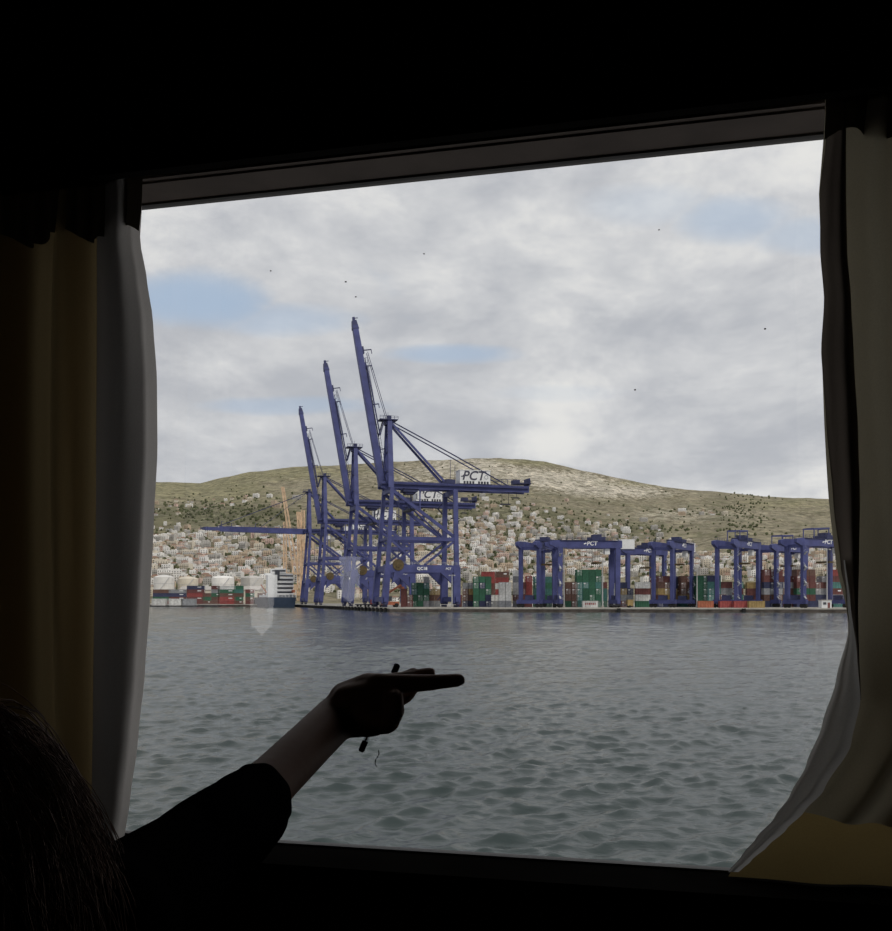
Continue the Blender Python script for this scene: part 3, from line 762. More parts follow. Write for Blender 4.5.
    for i in range(9):
        if i == 4: continue
        b.box((33.8 + i * 1.28, -2.65, 52.2), (0.8, 0.12, 1.1))
    b.box((38.5, -3.0, 51.5), (14.5, 1.2, 0.2)); b.build('louvre_row', m_steel, h)
    t = obj('lettering', T_PCT, h, (37.6, -2.68, 54.9)); t.rotation_euler = (math.pi / 2, 0, 0)
    if not T_PCT.materials: T_PCT.materials.append(m_let_d)
    b = MB(); b.beam((32.3, -2.68, 54.6), (34.0, -2.68, 54.9), 0.1, 0.45); b.beam((33.1, -2.68, 54.9), (34.2, -2.68, 55.9), 0.1, 0.35); b.build('emblem', m_let_d, h)
    b = MB(); n = 16
    ring = [(43.4 + q * math.cos(2 * math.pi * k / n), -2.66, 54.6 + q * math.sin(2 * math.pi * k / n)) for q in (0.95, 0.6) for k in range(n)]
    b.add(ring, [(k, (k + 1) % n, n + (k + 1) % n, n + k) for k in range(n)]); b.build('emblem', m_grey, h)
    # apex mast
    for y in (-1, 1): beam('mast_leg', (1.6, y * 5.6, 48.4), (1.8, y * 2.0, 76.5), 1.2, 2.3, 1.0, 1.8)
    for z in (56, 64, 71): beam('mast_rung', (1.7, -4.4 + (z - 56) * 0.13, z), (1.7, 4.4 - (z - 56) * 0.13, z), 0.5, 0.6)
    b = MB(); b.box((1.4, 0, 76.8), (7.5, 6.0, 0.35)); rails(b, (-2.4, -2.9, 77), (5.2, -2.9, 77), 1.2, 5, 0.13); b.box((1.8, 0, 75.6), (3.2, 3.6, 1.6)); b.box((2.0, 0, 77.9), (1.5, 2.6, 1.6))
    b.beam((1.8, 1, 78), (1.8, 1, 80.4), 0.12, 0.12); b.build('apex_platform', m_blue2, r)
    for y in (-2.6, 2.6):
        beam('backstay', (2.2, y * 0.7, 76.0), (26.0, y, 51.2), 0.55, 0.85)
        b = MB().tube([(2.4, y * 0.8, 76.2), (29.0, y, 63.4), (53.5, y, 51.2)], 0.27, 6); b.build('backstay', m_blue2, r)
        b = MB().tube([(2.4, y * 0.3, 75.6), (26.5, y * 0.9, 51.4)], 0.22, 6); b.build('backstay', m_blue2, r)
    b = MB().box((27.5, 0, 52.3), (4.2, 6.8, 1.6)); b.beam((24.2, -2.9, 51.4), (27.2, -2.9, 53.0), 0.6, 0.9); b.beam((29.0, 2, 52), (29.0, 2, 62), 0.16, 0.16); b.beam((31.0, 2, 52), (31.0, 2, 60), 0.16, 0.16); b.build('stay_anchor', m_blue2, r)
    # boom
    hinge = Vector((-0.9, 0, 49.6))
    if raised: dv = Vector((-11.9, 0, 68.0)).normalized()
    else: dv = Vector((-1, 0, 0.012)).normalized()
    nv = Vector((-dv.z, 0, dv.x)) * -1.0                      # towards the mast when raised, upwards when lowered
    if not raised: nv = Vector((0, 0, 1))
    L = 68.5
    b = MB(); bh = 2.6 if raised else 3.7
    b.beam(hinge, hinge + dv * L * 0.83, 3.0, bh, 3.0, bh - 0.3); b.beam(hinge + dv * L * 0.83, hinge + dv * L * 0.965, 2.9, 2.3, 2.5, 2.1)
    boom = b.build('boom', m_blue, r)
    tp = hinge + dv * L * 0.965
    b = MB(); b.beam(tp - dv * 1.6, tp + dv * 2.0, 2.6, 2.7, 2.2, 1.7); b.beam(tp + dv * 2.0, tp + dv * 3.4, 1.2, 0.9); b.beam(tp + dv * 3.0, tp + dv * 3.0 + nv * 1.8, 0.3, 0.3); b.build('boom_tip', m_blue2, boom)
    for t, w in ((0.815, 2.8), (0.72, 1.9), (0.49, 2.1), (0.22, 1.6)):
        q = hinge + dv * L * t + nv * 1.2
        b = MB(); b.beam(q - dv * 1.4, q + dv * 1.4, 2.4, 1.3); b.beam(q + nv * 0.5, q + nv * (w + 1.2), 0.35, 0.4); b.beam(q + nv * (w + 1.1), q + nv * (w + 1.1) - dv * 1.7, 0.25, 0.25)
        b.build('stay_lug', m_blue2, boom)
    b = MB(); q0 = hinge + dv * 2 + nv * 1.9; q1 = hinge + dv * L * 0.77 + nv * 1.9
    b.beam(q0, q1, 0.5, 0.25)
    for i in range(27):
        q = q0.lerp(q1, i / 26); b.beam(q - nv * 0.6, q + nv * 0.9, 0.12, 0.12)
    b.beam(q0 + nv * 0.9, q1 + nv * 0.9, 0.14, 0.14); b.build('boom_walkway', m_blue2, boom)
    ap = Vector((0.6, 0, 77.0))
    if raised:
        for y in (-1.2, 1.2):
            a = hinge + dv * L * 0.80 + nv * 3.2; a.y = y
            MB().tube([ap + Vector((0.6, y, 0)), a], 0.13, 5).build('hoist_rope', m_blue2, r)
            # folded forestay links hang between boom and apex
            k0 = hinge + dv * L * 0.72 + nv * 1.8; k0.y = y * 1.4
            k1 = hinge + dv * L * 0.30 + nv * 2.4; k1.y = y * 1.4
            MB().beam(k0, k1, 0.35, 0.45).build('forestay', m_blue2, r)
            MB().beam(k1, ap + Vector((-1.0, y * 1.4, -0.6)), 0.35, 0.45).build('forestay', m_blue2, r)
    else:
        for y in (-1.6, 1.6):
            for t in (0.45, 0.86):
                a = hinge + dv * L * t + nv * 1.4; a.y = y
                MB().beam(ap + Vector((0, y, -0.6)), a, 0.22, 0.30).build('forestay', m_blue2, r)
    # cable reel, ladder tower and stairs
    b = MB(); b.tube([(3.6, -D - 1.1, 17.0), (3.6, -D + 0.1, 17.0)], 2.3, 20); b.tube([(3.6, -D - 1.3, 17.0), (3.6, -D - 1.0, 17.0)], 1.0, 12); b.build('cable_reel', m_reel, r, False)
    b = MB()
    z = 3.0
    for i in range(9):
        x0, x1 = (G - 2.4, G + 2.0) if i % 2 == 0 else (G + 2.0, G - 2.4)
        b.beam((x0, D + 1.8, z), (x1, D + 1.8, z + 4.9), 0.9, 0.3); b.box((x1, D + 1.8, z + 4.9), (1.4, 1.4, 0.15)); z += 4.9
    b.build('stairs', m_blue2, r)
    b = MB()
    for s in (-0.35, 0.35): b.beam((4.2, -D * 0.9 + s, 17), (4.2, -D * 0.9 + s, 47), 0.12, 0.12)
    for i in range(30): b.box((4.2, -D * 0.9, 17.5 + i), (0.1, 0.7, 0.1))
    b.build('ladder', m_blue2, r)
    return r

STS = [(390.6, -25.4), (460.5, -46.0), (568.0, -74.5), (650.0, -95.5)]
LAB = ['nearest and tallest blue gantry crane with raised boom and white PCT machinery house',
       'second raised boom blue gantry crane, just left of the tallest one',
       'third and smallest of the raised boom blue gantry cranes, nearest the moored ship',
       'blue gantry crane with its long boom lowered over the moored ship']
c1 = sts_crane(True, True)
for i, (y, x) in enumerate(STS):
    o = c1 if i == 0 else (sts_crane(False, False) if i == 3 else copy_tree(c1))
    o.location = (x, y, QZ); o.rotation_euler = (0, 0, QANG)
    tag(o, LAB[i], 'gantry crane', 'blue quay cranes')
if not T_QC.materials: T_QC.materials.append(m_let_w)
if not T_PCT_S.materials: T_PCT_S.materials.append(m_let_w)

# ------------------------------------------------------------------ yard cranes
def rtg(house_box, frame_top, stair_side=1):
    r = empty('yard_crane'); S = 11.6; D = 3.8; H = 23.4
    for x in (-S, S):
        for y in (-D, D):
            MB().beam((x, y, 2.2), (x, y, H), 1.2, 1.7, 1.2, 2.0).build('leg', m_blue, r)
        MB().beam((x, -D - 1.6, 2.3), (x, D + 1.6, 2.3), 1.3, 1.6).build('sill_beam', m_blue, r)
        MB().beam((x, -D, H - 0.2), (x, D, H - 0.2), 0.9, 1.2).build('end_tie', m_blue, r)
        for y in (-D - 0.9, -D + 0.7, D - 0.7, D + 0.9):
            MB().tube([(x - 0.4, y, 0.8), (x + 0.4, y, 0.8)], 0.8, 14).build('wheel', m_rub, r)
        MB().box((x, 0, 3.9), (1.6, 3.4, 1.8)).build('power_unit', m_blue2, r)
    for y in (-D, D):
        g = MB(); g.box((0, y, H + 1.2), (2 * S + 3.2, 1.3, 2.9))
        g.add([(-S - 1.6, y - 0.65, H - 0.25), (-S - 1.6, y + 0.65, H - 0.25), (-S - 1.6, y + 0.65, H + 2.65), (-S - 1.6, y - 0.65, H + 2.65), (-S - 4.2, y - 0.65, H + 0.9), (-S - 4.2, y + 0.65, H + 0.9), (-S - 4.2, y + 0.65, H + 2.2), (-S - 4.2, y - 0.65, H + 2.2)],
              [(0, 1, 5, 4), (1, 2, 6, 5), (2, 3, 7, 6), (3, 0, 4, 7), (4, 5, 6, 7)])
        gg = g.build('girder', m_blue, r)
        b = MB(); rails(b, (-S, y * 1.22, H + 2.7), (S, y * 1.22, H + 2.7), 1.1, 10, 0.09); b.box((0, y * 1.2, H + 2.6), (2 * S, 0.8, 0.12)); b.build('walkway', m_blue2, gg)
        if y < 0:
            t = obj('lettering', T_PCT_S, gg, (1.0, y - 0.68, H + 1.4)); t.rotation_euler = (math.pi / 2, 0, 0)
            MB().beam((-2.2, y - 0.68, H + 1.2), (-1.2, y - 0.68, H + 1.6), 0.05, 0.4).build('emblem', m_let_w, gg)
    MB().box((4.2, 0, H + 3.4), (5.4, 6.6, 1.5)).box((4.2, 0, H + 4.6), (3.2, 3.4, 1.2)).build('trolley', m_blue2, r)
    cb = MB().box((7.6, -2.4, H - 1.6), (2.0, 1.8, 2.2)).build('operator_cabin', m_house, r)
    b = MB()
    for x in (3.2, 5.2):
        for y in (-1.4, 1.4): b.tube([(x, y, H + 3), (x, y, H - 5.6)], 0.06, 4)
    b.box((4.2, 0, H - 6.0), (2.4, 6.1, 0.7)); b.build('spreader', m_reel, r)
    if house_box:
        MB().box((S + 4.4, -1.4, H + 1.3), (5.6, 3.2, 3.6)).box((S + 4.4, -1.4, H + 3.2), (5.8, 3.4, 0.2)).build('electrical_house', m_house, r)
        MB().box((S + 4.2, -1.4, H - 0.7), (6.4, 3.6, 0.35)).build('house_bracket', m_blue2, r)
    if frame_top:
        b = MB()
        for x in (-4.5, 3.5): 
            for y in (-2.5, 2.5): b.beam((x, y, H + 2.6), (x, y, H + 6.6), 0.25, 0.35)
        for y in (-2.5, 2.5): b.beam((-4.8, y, H + 6.4), (3.8, y, H + 6.9), 0.3, 0.5)
        for x in (-4.5, 3.5): b.beam((x, -2.5, H + 6.6), (x, 2.5, H + 6.6), 0.25, 0.35)
        b.build('maintenance_frame', m_blue, r)
    z = 3.4; sx = stair_side * (S + 0.2)
    b = MB()
    for i in range(6):
        y0, y1 = (-1.5, 1.5) if i % 2 == 0 else (1.5, -1.5)
        b.beam((sx, y0 - D, z), (sx, y1 - D, z + 2.9), 0.7, 0.25); b.box((sx, y1 - D, z + 2.9), (1.0, 1.0, 0.12))
        b.beam((sx - 0.4, y0 - D, z + 1.0), (sx - 0.4, y1 - D, z + 3.9), 0.1, 0.1); z += 2.9
    b.build('stairs', m_grey, r)
    return r
RT = [(541, 384, 62, 0, 0, 1, 'leftmost blue yard crane, seen nearly end on beside white containers'),
      (586, 372, 9, 1, 0, -1, 'blue yard crane with PCT lettering spanning the tall stack of green containers'),
      (640, 425, 35, 0, 0, 1, 'blue yard crane half hidden behind the red and white containers'),
      (673, 384, 57, 1, 0, 1, 'blue yard crane over the maroon containers with a white cabin box at its right end'),
      (738, 374, 52, 0, 1, -1, 'blue yard crane with PCT lettering over the red containers'),
      (783, 402, 40, 0, 1, -1, 'blue yard crane between the lettered one and the rightmost one'),
      (817, 362, 28, 0, 1, -1, 'rightmost blue yard crane, next to the right curtain')]
proto = {}
for (px, Y, yaw, hb, ft, st, lab) in RT:
    key = (hb, ft, st)
    if key in proto: o = copy_tree(proto[key])
    else: o = proto[key] = rtg(hb, ft, st)
    p = at(px, 600, Y); o.location = (p.x, p.y, QZ - 0.05); o.rotation_euler = (0, 0, math.radians(yaw))
    tag(o, lab, 'yard crane', 'blue yard cranes')

# ------------------------------------------------------------------ containers
CC = {'dark green': (0.025, 0.14, 0.075), 'teal': (0.05, 0.20, 0.18), 'maroon': (0.16, 0.045, 0.04), 'red': (0.33, 0.045, 0.04), 'brown': (0.16, 0.075, 0.055),
      'white': (0.62, 0.62, 0.60), 'grey': (0.28, 0.29, 0.31), 'navy': (0.035, 0.045, 0.12), 'mustard': (0.36, 0.24, 0.07), 'orange': (0.42, 0.11, 0.04)}
CC = {k: tuple(0.82 * q + 0.18 * (sum(v) / 3) for q in v) for k, v in CC.items()}
CM = {k: mat('container_' + k.replace(' ', '_'), v, 0.6, var=0.2, scale=0.7, rand=0.15) for k, v in CC.items()}
def container_mesh(color, L, logo):
    b = MB(); Wd, H = 2.44, 2.59
    n = int(L / 0.9); pts = []
    for i in range(n):                                   # corrugated long sides
        x0 = -L / 2 + 0.2 + (L - 0.4) * i / n; dx = (L - 0.4) / n
        pts += [(x0, -Wd / 2), (x0 + dx * 0.4, -Wd / 2), (x0 + dx * 0.5, -Wd / 2 + 0.09), (x0 + dx * 0.9, -Wd / 2 + 0.09)]
    pts += [(L / 2 - 0.2, -Wd / 2)]
    ring = pts + [(-x, -y) for x, y in pts]
    b.prism(ring, 0.12, H - 0.12)
    for sx in (-1, 1):
        for sy in (-1, 1): b.box((sx * (L / 2 - 0.1), sy * (Wd / 2 - 0.08), H / 2), (0.2, 0.2, H))
        b.box((sx * (L / 2 - 0.1), 0, H / 2), (0.08, Wd - 0.2, H - 0.2))
        for k in (-0.75, -0.3, 0.3, 0.75): b.box((sx * (L / 2 - 0.04), k, H / 2), (0.07, 0.07, H - 0.3), 1 if logo else 0)
    for z in (0.08, H - 0.08):
        for sy in (-1, 1): b.box((0, sy * (Wd / 2 - 0.06), z), (L, 0.14, 0.16))
        for sx in (-1, 1): b.box((sx * (L / 2 - 0.07), 0, z), (0.14, Wd, 0.16))
    if logo:
        for sy in (-1, 1): b.box((L * 0.22, sy * (Wd / 2 + 0.005), H * 0.62), (L * 0.22, 0.03, 0.55), 1)
        for sx in (-1, 1): b.box((sx * (L / 2 - 0.05), 0.5, H * 0.78), (0.05, 0.8, 0.4), 1)
    return b.mesh('shipping_container', [CM[color], m_let_w])
CMESH = {}
def container(color, L, logo, x, y, z, rz, label, group):
    key = (color, L, logo)
    if key not in CMESH: CMESH[key] = container_mesh(*key)
    o = obj('shipping_container', CMESH[key], None, (x, y, z), rz)
    tag(o, label, 'container', group)
    return o
r = random.Random(5)
# blocks along the front of the yard: (px from, px to, depth, long side faces us?, heights, colours from the bottom up or a palette)
BL = [(402, 412, 410, 0, 3, ['maroon', 'brown', 'maroon']), (413, 428, 415, 0, 5, ['dark green', 'dark green', 'teal', 'dark green', 'grey']), (429, 440, 420, 0, 3, ['grey', 'brown', 'mustard']),
      (455, 463, 404, 0, 2, ['maroon', 'maroon']), (464, 473, 412, 0, 4, ['navy', 'brown', 'mustard', 'grey']), (474, 490, 408, 0, 5, ['navy', 'dark green', 'dark green', 'dark green', 'dark green']),
      (484, 506, 425, 1, 6, ['grey', 'white', 'brown', 'maroon', 'red', 'red']), (498, 512, 400, 0, 5, ['grey', 'white', 'white', 'white', 'white']), (512, 520, 405, 0, 6, ['grey', 'maroon', 'white', 'white', 'grey', 'white']),
      (520, 531, 400, 0, 5, ['maroon', 'maroon', 'red', 'maroon', 'red']), (533, 552, 410, 0, 5, ['dark green', 'dark green', 'teal', 'dark green', 'teal']),
      (565, 576, 398, 0, 5, ['dark green', 'brown', 'brown', 'brown', 'brown']), (576, 600, 398, 0, 6, ['dark green', 'dark green', 'dark green', 'teal', 'dark green', 'dark green']), (599, 607, 401, 0, 5, ['dark green', 'teal', 'teal', 'maroon', 'maroon']),
      (609, 620, 420, 0, 4, ['grey', 'white', 'grey', 'white']), (620, 632, 402, 0, 4, ['maroon', 'grey', 'mustard', 'navy']), (634, 651, 396, 1, 5, ['dark green', 'white', 'maroon', 'white', 'red']), (645, 657, 410, 0, 5, ['grey', 'mustard', 'brown', 'maroon', 'maroon']),
      (656, 669, 400, 0, 5, ['navy', 'mustard', 'mustard', 'brown', 'maroon']), (669, 677, 404, 0, 5, ['maroon', 'mustard', 'mustard', 'navy', 'navy']), (678, 692, 400, 0, 5, ['teal', 'mustard', 'brown', 'brown', 'maroon']),
      (694, 708, 392, 0, 5, ['maroon', 'dark green', 'dark green', 'dark green', 'dark green']), (707, 718, 390, 0, 5, ['maroon', 'grey', 'teal', 'teal', 'navy']), (718, 730, 392, 0, 4, ['grey', 'grey', 'grey', 'maroon']), (729, 741, 394, 0, 4, ['red', 'teal', 'maroon', 'teal']),
      (745, 762, 398, 1, 4, ['mustard', 'maroon', 'maroon', 'teal']), (763, 779, 396, 0, 6, ['navy', 'brown', 'grey', 'navy', 'maroon', 'maroon']), (779, 795, 400, 0, 5, ['maroon', 'navy', 'brown', 'grey', 'maroon']),
      (795, 812, 396, 0, 6, ['navy', 'maroon', 'dark green', 'maroon', 'maroon', 'brown']), (812, 826, 400, 0, 5, ['navy', 'navy', 'grey', 'maroon', 'grey']), (824, 846, 396, 1, 6, ['teal', 'grey', 'maroon', 'teal', 'maroon', 'red'])]
ZON = [(0, 450, 'between the tallest crane legs'), (450, 562, 'right of the tallest crane'), (562, 612, 'under the left lettered yard crane'), (612, 695, 'in the middle yard'), (695, 999, 'at the yard right end')]
ORD = ['first', 'second', 'third', 'fourth', 'fifth', 'sixth', 'seventh', 'eighth', 'ninth', 'tenth', 'eleventh', 'twelfth', 'thirteenth', 'fourteenth', 'fifteenth', 'sixteenth', 'seventeenth', 'eighteenth', 'nineteenth', 'twentieth'] + ['twenty-' + q for q in ('first', 'second', 'third', 'fourth', 'fifth', 'sixth', 'seventh', 'eighth', 'ninth')]
UPW = ['bottom', 'second', 'third', 'fourth', 'fifth', 'sixth']
NST = {}
fyard = lambda x: 362 + (x + 21) * (318 - 362) / 281.0
for (p0, p1, Y, side, hgt, cols) in BL:
    Lc = 6.06; xa = (p0 - CX) / F * Y; xb = (p1 - CX) / F * Y
    wid = (xb - xa)
    if side: ncol = max(1, round(wid / 6.2)); step = 6.25
    else: ncol = max(1, round(wid / 2.6)); step = 2.62
    xc = (xa + xb) / 2 - (ncol - 1) * step / 2
    zone = next(z for a, b, z in ZON if a <= (p0 + p1) / 2 < b)
    for c in range(ncol):
        NST[zone] = NST.get(zone, -1) + 1
        hh_ = hgt if r.random() < 0.75 else max(2, hgt - 1)
        for k in range(hh_):
            col = cols[k] if r.random() < 0.86 else r.choice(cols)
            rz = 0 if side else math.pi / 2
            container(col, Lc, r.random() < 0.4, xc + c * step, Y, QZ - 0.05 + k * 2.60, rz, f'{col} container, {UPW[k]} layer, {ORD[NST[zone]]} stack from left {zone}', f'containers {zone}')
# white container with red lettering lying alone by the water
wc = container('white', 6.06, False, at(590, 600, 374).x, 374, QZ - 0.05, 0.02, 'single white container with red markings on the quay under the lettered yard crane', None)
b = MB()
for i, w_ in enumerate((0.5, 0.35, 0.6, 0.4, 0.5, 0.3)): b.box((-1.9 + i * 0.75, -1.235, 1.45 + 0.05 * (i % 2)), (w_, 0.04, 0.75))
b.build('red_marking', CM['red'], wc)
# red and yellow low stacks at the front of the right-hand yard
for (px, Y, col, w_) in ((705, 366, 'orange', 'lone'), (727, 364, 'red', 'left'), (741, 362, 'red', 'right'), (756, 360, 'mustard', 'lone')):
    container(col, 6.06, False, at(px, 600, Y).x, Y, QZ - 0.05, 0.0, f'{w_} {col} container on bare ground by the water before the right yard cranes', 'containers on the ground at right')
# far quay stacks on the left
LB = [(152, 172, ['maroon', 'dark green', 'navy', 'brown']), (168, 188, ['dark green', 'maroon', 'navy', 'grey']), (186, 206, ['maroon', 'maroon', 'red', 'maroon', 'navy']), (203, 212, ['brown', 'dark green', 'brown']), (211, 221, ['brown', 'brown', 'dark green', 'grey', 'maroon']),
      (220, 234, ['red', 'red', 'brown', 'dark green', 'white']), (234, 244, ['brown', 'dark green', 'brown', 'teal', 'dark green']), (244, 256, ['maroon', 'brown', 'dark green', 'maroon']), (256, 268, ['grey', 'maroon', 'brown'])]
for li, (p0, p1, cols) in enumerate(LB):
    Y = 668; n = max(1, round((p1 - p0) / 17)); 
    for c in range(n):
        for k, col in enumerate(cols):
            L = 12.19 if (p1 - p0) > 12 else 6.06
            container(col, L, r.random() < 0.5, at((p0 + p1) / 2 + (c - (n - 1) / 2) * 17.5, 600, Y).x, Y + (c % 2) * 0.4, QZ - 0.05 + k * 2.6, 0, f'{col} container, {UPW[k]} layer, {ORD[li]} stack from left on the far quay', 'containers on the far quay')
# three big boxes on a flat barge at the far left
bg = empty('barge', (at(172, 600, 640).x, 640, 0)); 
MB().box((0, 0, 0.1), (64, 12, 1.4)).build('hull', mat('barge_hull', (0.05, 0.05, 0.055), 0.7), bg)
b = MB(); 
for i in range(9): b.tube([(-30 + i * 7.5, -6.2, 0.4), (-30 + i * 7.5, -5.6, 0.4)], 0.5, 8)
b.build('tyre_fender', m_rub, bg)
b = MB(); rails(b, (-31, 5.6, 0.8), (31, 5.6, 0.8), 1.0, 16, 0.1); b.build('railing', m_grey, bg)
tag(bg, 'low dark barge at the far left waterline carrying pale boxes', 'barge')
for (px, col) in ((159.5, 'white'), (176.5, 'white'), (189, 'grey')):
    b = MB(); b.box((0, 0, 2.3), (9.2, 5, 4.6))
    for i in range(10): b.box((-4.2 + i * 0.93, -2.53, 2.3), (0.25, 0.14, 4.2))
    for z in (0.2, 4.45): b.box((0, 0, z), (9.4, 5.2, 0.3))
    o = b.build('cargo_box', CM[col], None, loc=(at(px, 600, 640).x, 640, 0.8))
    tag(o, {159.5: 'pale cargo box at the left end of the barge', 176.5: 'pale cargo box in the middle of the barge', 189: 'grey cargo box at the right end of the barge'}[px], 'cargo box', 'boxes on the barge')

# ------------------------------------------------------------------ moored ship
sh = empty('cargo_ship', (-101.5, 588, 0), QANG)
m_hull = mat('ship_hull_navy', (0.035, 0.055, 0.095), 0.5, var=0.2, scale=0.2)
m_sup = mat('ship_white', (0.72, 0.73, 0.74), 0.6, var=0.06, scale=0.3)
m_shwin = mat('ship_window', (0.05, 0.055, 0.07), 0.3)
secs = [(-0.0, 8.6), (6, 9.3), (60, 9.4), (120, 9.2), (140, 5.5), (150, 0.4)]
vs = []; 
for (y, hw_) in secs: vs += [(-hw_ * 0.86, y, -2.0), (hw_ * 0.86, y, -2.0), (hw_, y - (0.8 if y == 0 else 0), 6.2), (-hw_, y - (0.8 if y == 0 else 0), 6.2)]
fs = [(i * 4 + k, i * 4 + (k + 1) % 4, (i + 1) * 4 + (k + 1) % 4, (i + 1) * 4 + k) for i in range(len(secs) - 1) for k in range(4)]
fs += [(0, 3, 2, 1), tuple(len(vs) - 4 + k for k in range(4))]
MB().add(vs, fs).build('hull', m_hull, sh)
b = MB(); 
for s in (-1, 1): b.box((s * 8.6, 28, 7.0), (0.25, 56, 1.3))
b.box((0, -0.4, 8.4), (17.6, 0.5, 0.5)); 
for x in np.linspace(-8.5, 8.5, 9): b.box((float(x), -0.4, 7.2), (0.4, 0.4, 2.2))
b.build('bulwark', m_sup, sh)
acc = MB(); acc.box((-5.4, 9, 13.2), (5.8, 11, 14)); acc.box((2.6, 12, 12.5), (10.6, 10, 12.6)); acc.box((-1.0, 10, 20.6), (17.5, 5, 1.2))
acc.build('accommodation', m_sup, sh)
for k in range(5):
    b = MB(); b.box((2.9, 6.4, 7.6 + k * 2.6), (10.2, 1.2, 0.3)); rails(b, (-2, 5.9, 7.7 + k * 2.6), (8, 5.9, 7.7 + k * 2.6), 1.0, 8, 0.12); b.build('deck', m_sup, sh)
    MB().box((2.8, 6.95, 9.2 + k * 2.6), (9.6, 0.2, 1.0)).build('window_band', m_shwin, sh)
b = MB(); b.box((-1.2, 10.5, 22.6), (9.0, 7, 3.0)); b.build('bridge', m_sup, sh)
MB().box((-1.2, 6.9, 22.8), (8.4, 0.25, 1.0)).build('window_band', m_shwin, sh)
b = MB(); b.box((-2.2, 5.2, 20.2), (2.4, 3.2, 5.4)); b.build('funnel', m_shwin, sh)
b = MB(); b.tube([(0, 11, 24), (0, 11, 32)], 0.2, 6); b.beam((-2, 11, 28), (2, 11, 28), 0.15, 0.15); b.box((0, 11, 30), (1.8, 0.4, 0.3)); b.build('radar_mast', m_sup, sh)
b = MB(); b.tube([(-12.5, 4, 14.0), (-9.0, 5, 9.0)], 0.35, 6); b.box((7.5, 4, 10), (1.6, 5.0, 1.6)); b.build('lifeboat_davit', CM['orange'], sh)
tag(sh, 'small cargo ship with navy hull and white stern accommodation moored left of the cranes', 'ship')

# ------------------------------------------------------------------ tan portal cranes behind the ship
m_tan = mat('tan_paint', (0.62, 0.44, 0.29), 0.7, var=0.2, scale=0.3)
def tan_crane(px, Y, jib_px, jib_py, base_py, lab, towers):
    e = empty('harbour_crane', (at(px, 600, Y).x, Y, QZ - 0.05)); k = Y / F
    X = lambda q: (q - px) * k
    Z = lambda q: EYE + (HY - q) * k - QZ
    for tx, tz in towers:
        b = MB()
        for s in (-1.1, 1.1): b.beam((X(tx) + s, 0, 0), (X(tx) + s, 0, Z(tz)), 1.1, 1.2)
        for i in range(12):
            z = Z(tz) * (i + 0.5) / 12; b.beam((X(tx) - 1.1, 0, z - 2), (X(tx) + 1.1, 0, z + 2), 0.35, 0.35)
        b.build('tower', m_tan, e)
    b = MB()
    p0 = Vector((X(px + 3), 0, Z(base_py))); p1 = Vector((X(jib_px), -1.5, Z(jib_py)))
    for s in (-1.2, 1.2):
        b.beam(p0 + Vector((s * 1.7, 0, 0)), p1 + Vector((s * 0.6, 0, 0)), 1.2, 1.3)
    for i in range(14):
        t0 = i / 14; t1 = (i + 1) / 14; sg = 1 if i % 2 else -1
        b.beam(p0.lerp(p1, t0) + Vector((sg * 1.6, 0, 0)), p0.lerp(p1, t1) + Vector((-sg * 1.4, 0, 0)), 0.35, 0.35)
    b.build('jib', m_tan, e)
    b = MB()
    tl = [X(t[0]) for t in towers]; b.box(((min(tl) + max(tl)) / 2, 0, 8), (max(tl) - min(tl) + 4, 5, 2.2))
    b.box(((min(tl) + max(tl)) / 2, 0, 26), (max(tl) - min(tl) + 3, 4, 1.6)); b.build('portal', m_tan, e)
    MB().box((X(px) + 1, 0, 14), (7, 5, 5)).build('slewing_house', m_tan, e)
    tag(e, lab, 'crane', 'tan harbour cranes')
tan_crane(293, 830, 283, 487, 575, 'tall tan harbour crane with slanted jib behind the moored ship', [(285, 522), (299, 512)])
tan_crane(303, 870, 298, 512, 585, 'shorter tan harbour crane just right of the slanted one', [(303, 510)])

# ------------------------------------------------------------------ storage tanks
for (px, Y, w, h, col, lab) in ((164, 840, 20, 17, 'white', 'white storage tank nearest the left curtain'), (188, 860, 20, 15, 'cream', 'cream storage tank between two white tanks'),
                                (223, 850, 22, 16, 'white', 'pale domed storage tank in the middle of the tank row'), (252, 840, 22, 16, 'grey', 'greyish storage tank nearest the moored ship')):
    k = Y / F; e = empty('storage_tank', (at(px, 600, Y).x, Y, QZ - 0.05)); R = w * k / 2; H = 14 + h * k * 0.6
    MB().lathe([(R, 0), (R, H), (R * 0.7, H + 1.3), (R * 0.3, H + 2.0), (0.1, H + 2.2)], 32).build('shell', HM[col], e, False)
    b = MB()
    for i in range(1, 4): b.lathe([(R + 0.08, H * i / 4 - 0.15), (R + 0.12, H * i / 4), (R + 0.08, H * i / 4 + 0.15)], 32)
    b.build('stiffener_ring', m_grey, e)
    b = MB()
    for i in range(14):
        a0 = -2.6 + i * 0.13; a1 = a0 + 0.13
        b.beam(((R + 0.5) * math.cos(a0), (R + 0.5) * math.sin(a0), H * i / 14), ((R + 0.5) * math.cos(a1), (R + 0.5) * math.sin(a1), H * (i + 1) / 14), 0.8, 0.25)
    b.build('spiral_stair', m_grey, e)
    tag(e, lab, 'storage tank', 'storage tanks')
# long cream shed behind the far containers
e = empty('warehouse', (at(222, 600, 760).x, 760, QZ - 0.05))
MB().box((0, 0, 5.5), (62, 18, 11)).build('wall', HM['cream'], e)
MB().add([(-32, -10, 11), (32, -10, 11), (32, 10, 11), (-32, 10, 11), (-32, 0, 14), (32, 0, 14)], [(0, 1, 5, 4), (2, 3, 4, 5), (1, 2, 5), (3, 0, 4), (3, 2, 1, 0)]).build('roof', m_flat, e)
for i in range(6): MB().box((-26 + i * 10.4, -9.05, 3), (5, 0.2, 5.5)).build('door', m_grey, e)
tag(e, 'long low cream warehouse behind the far quay containers', 'warehouse')

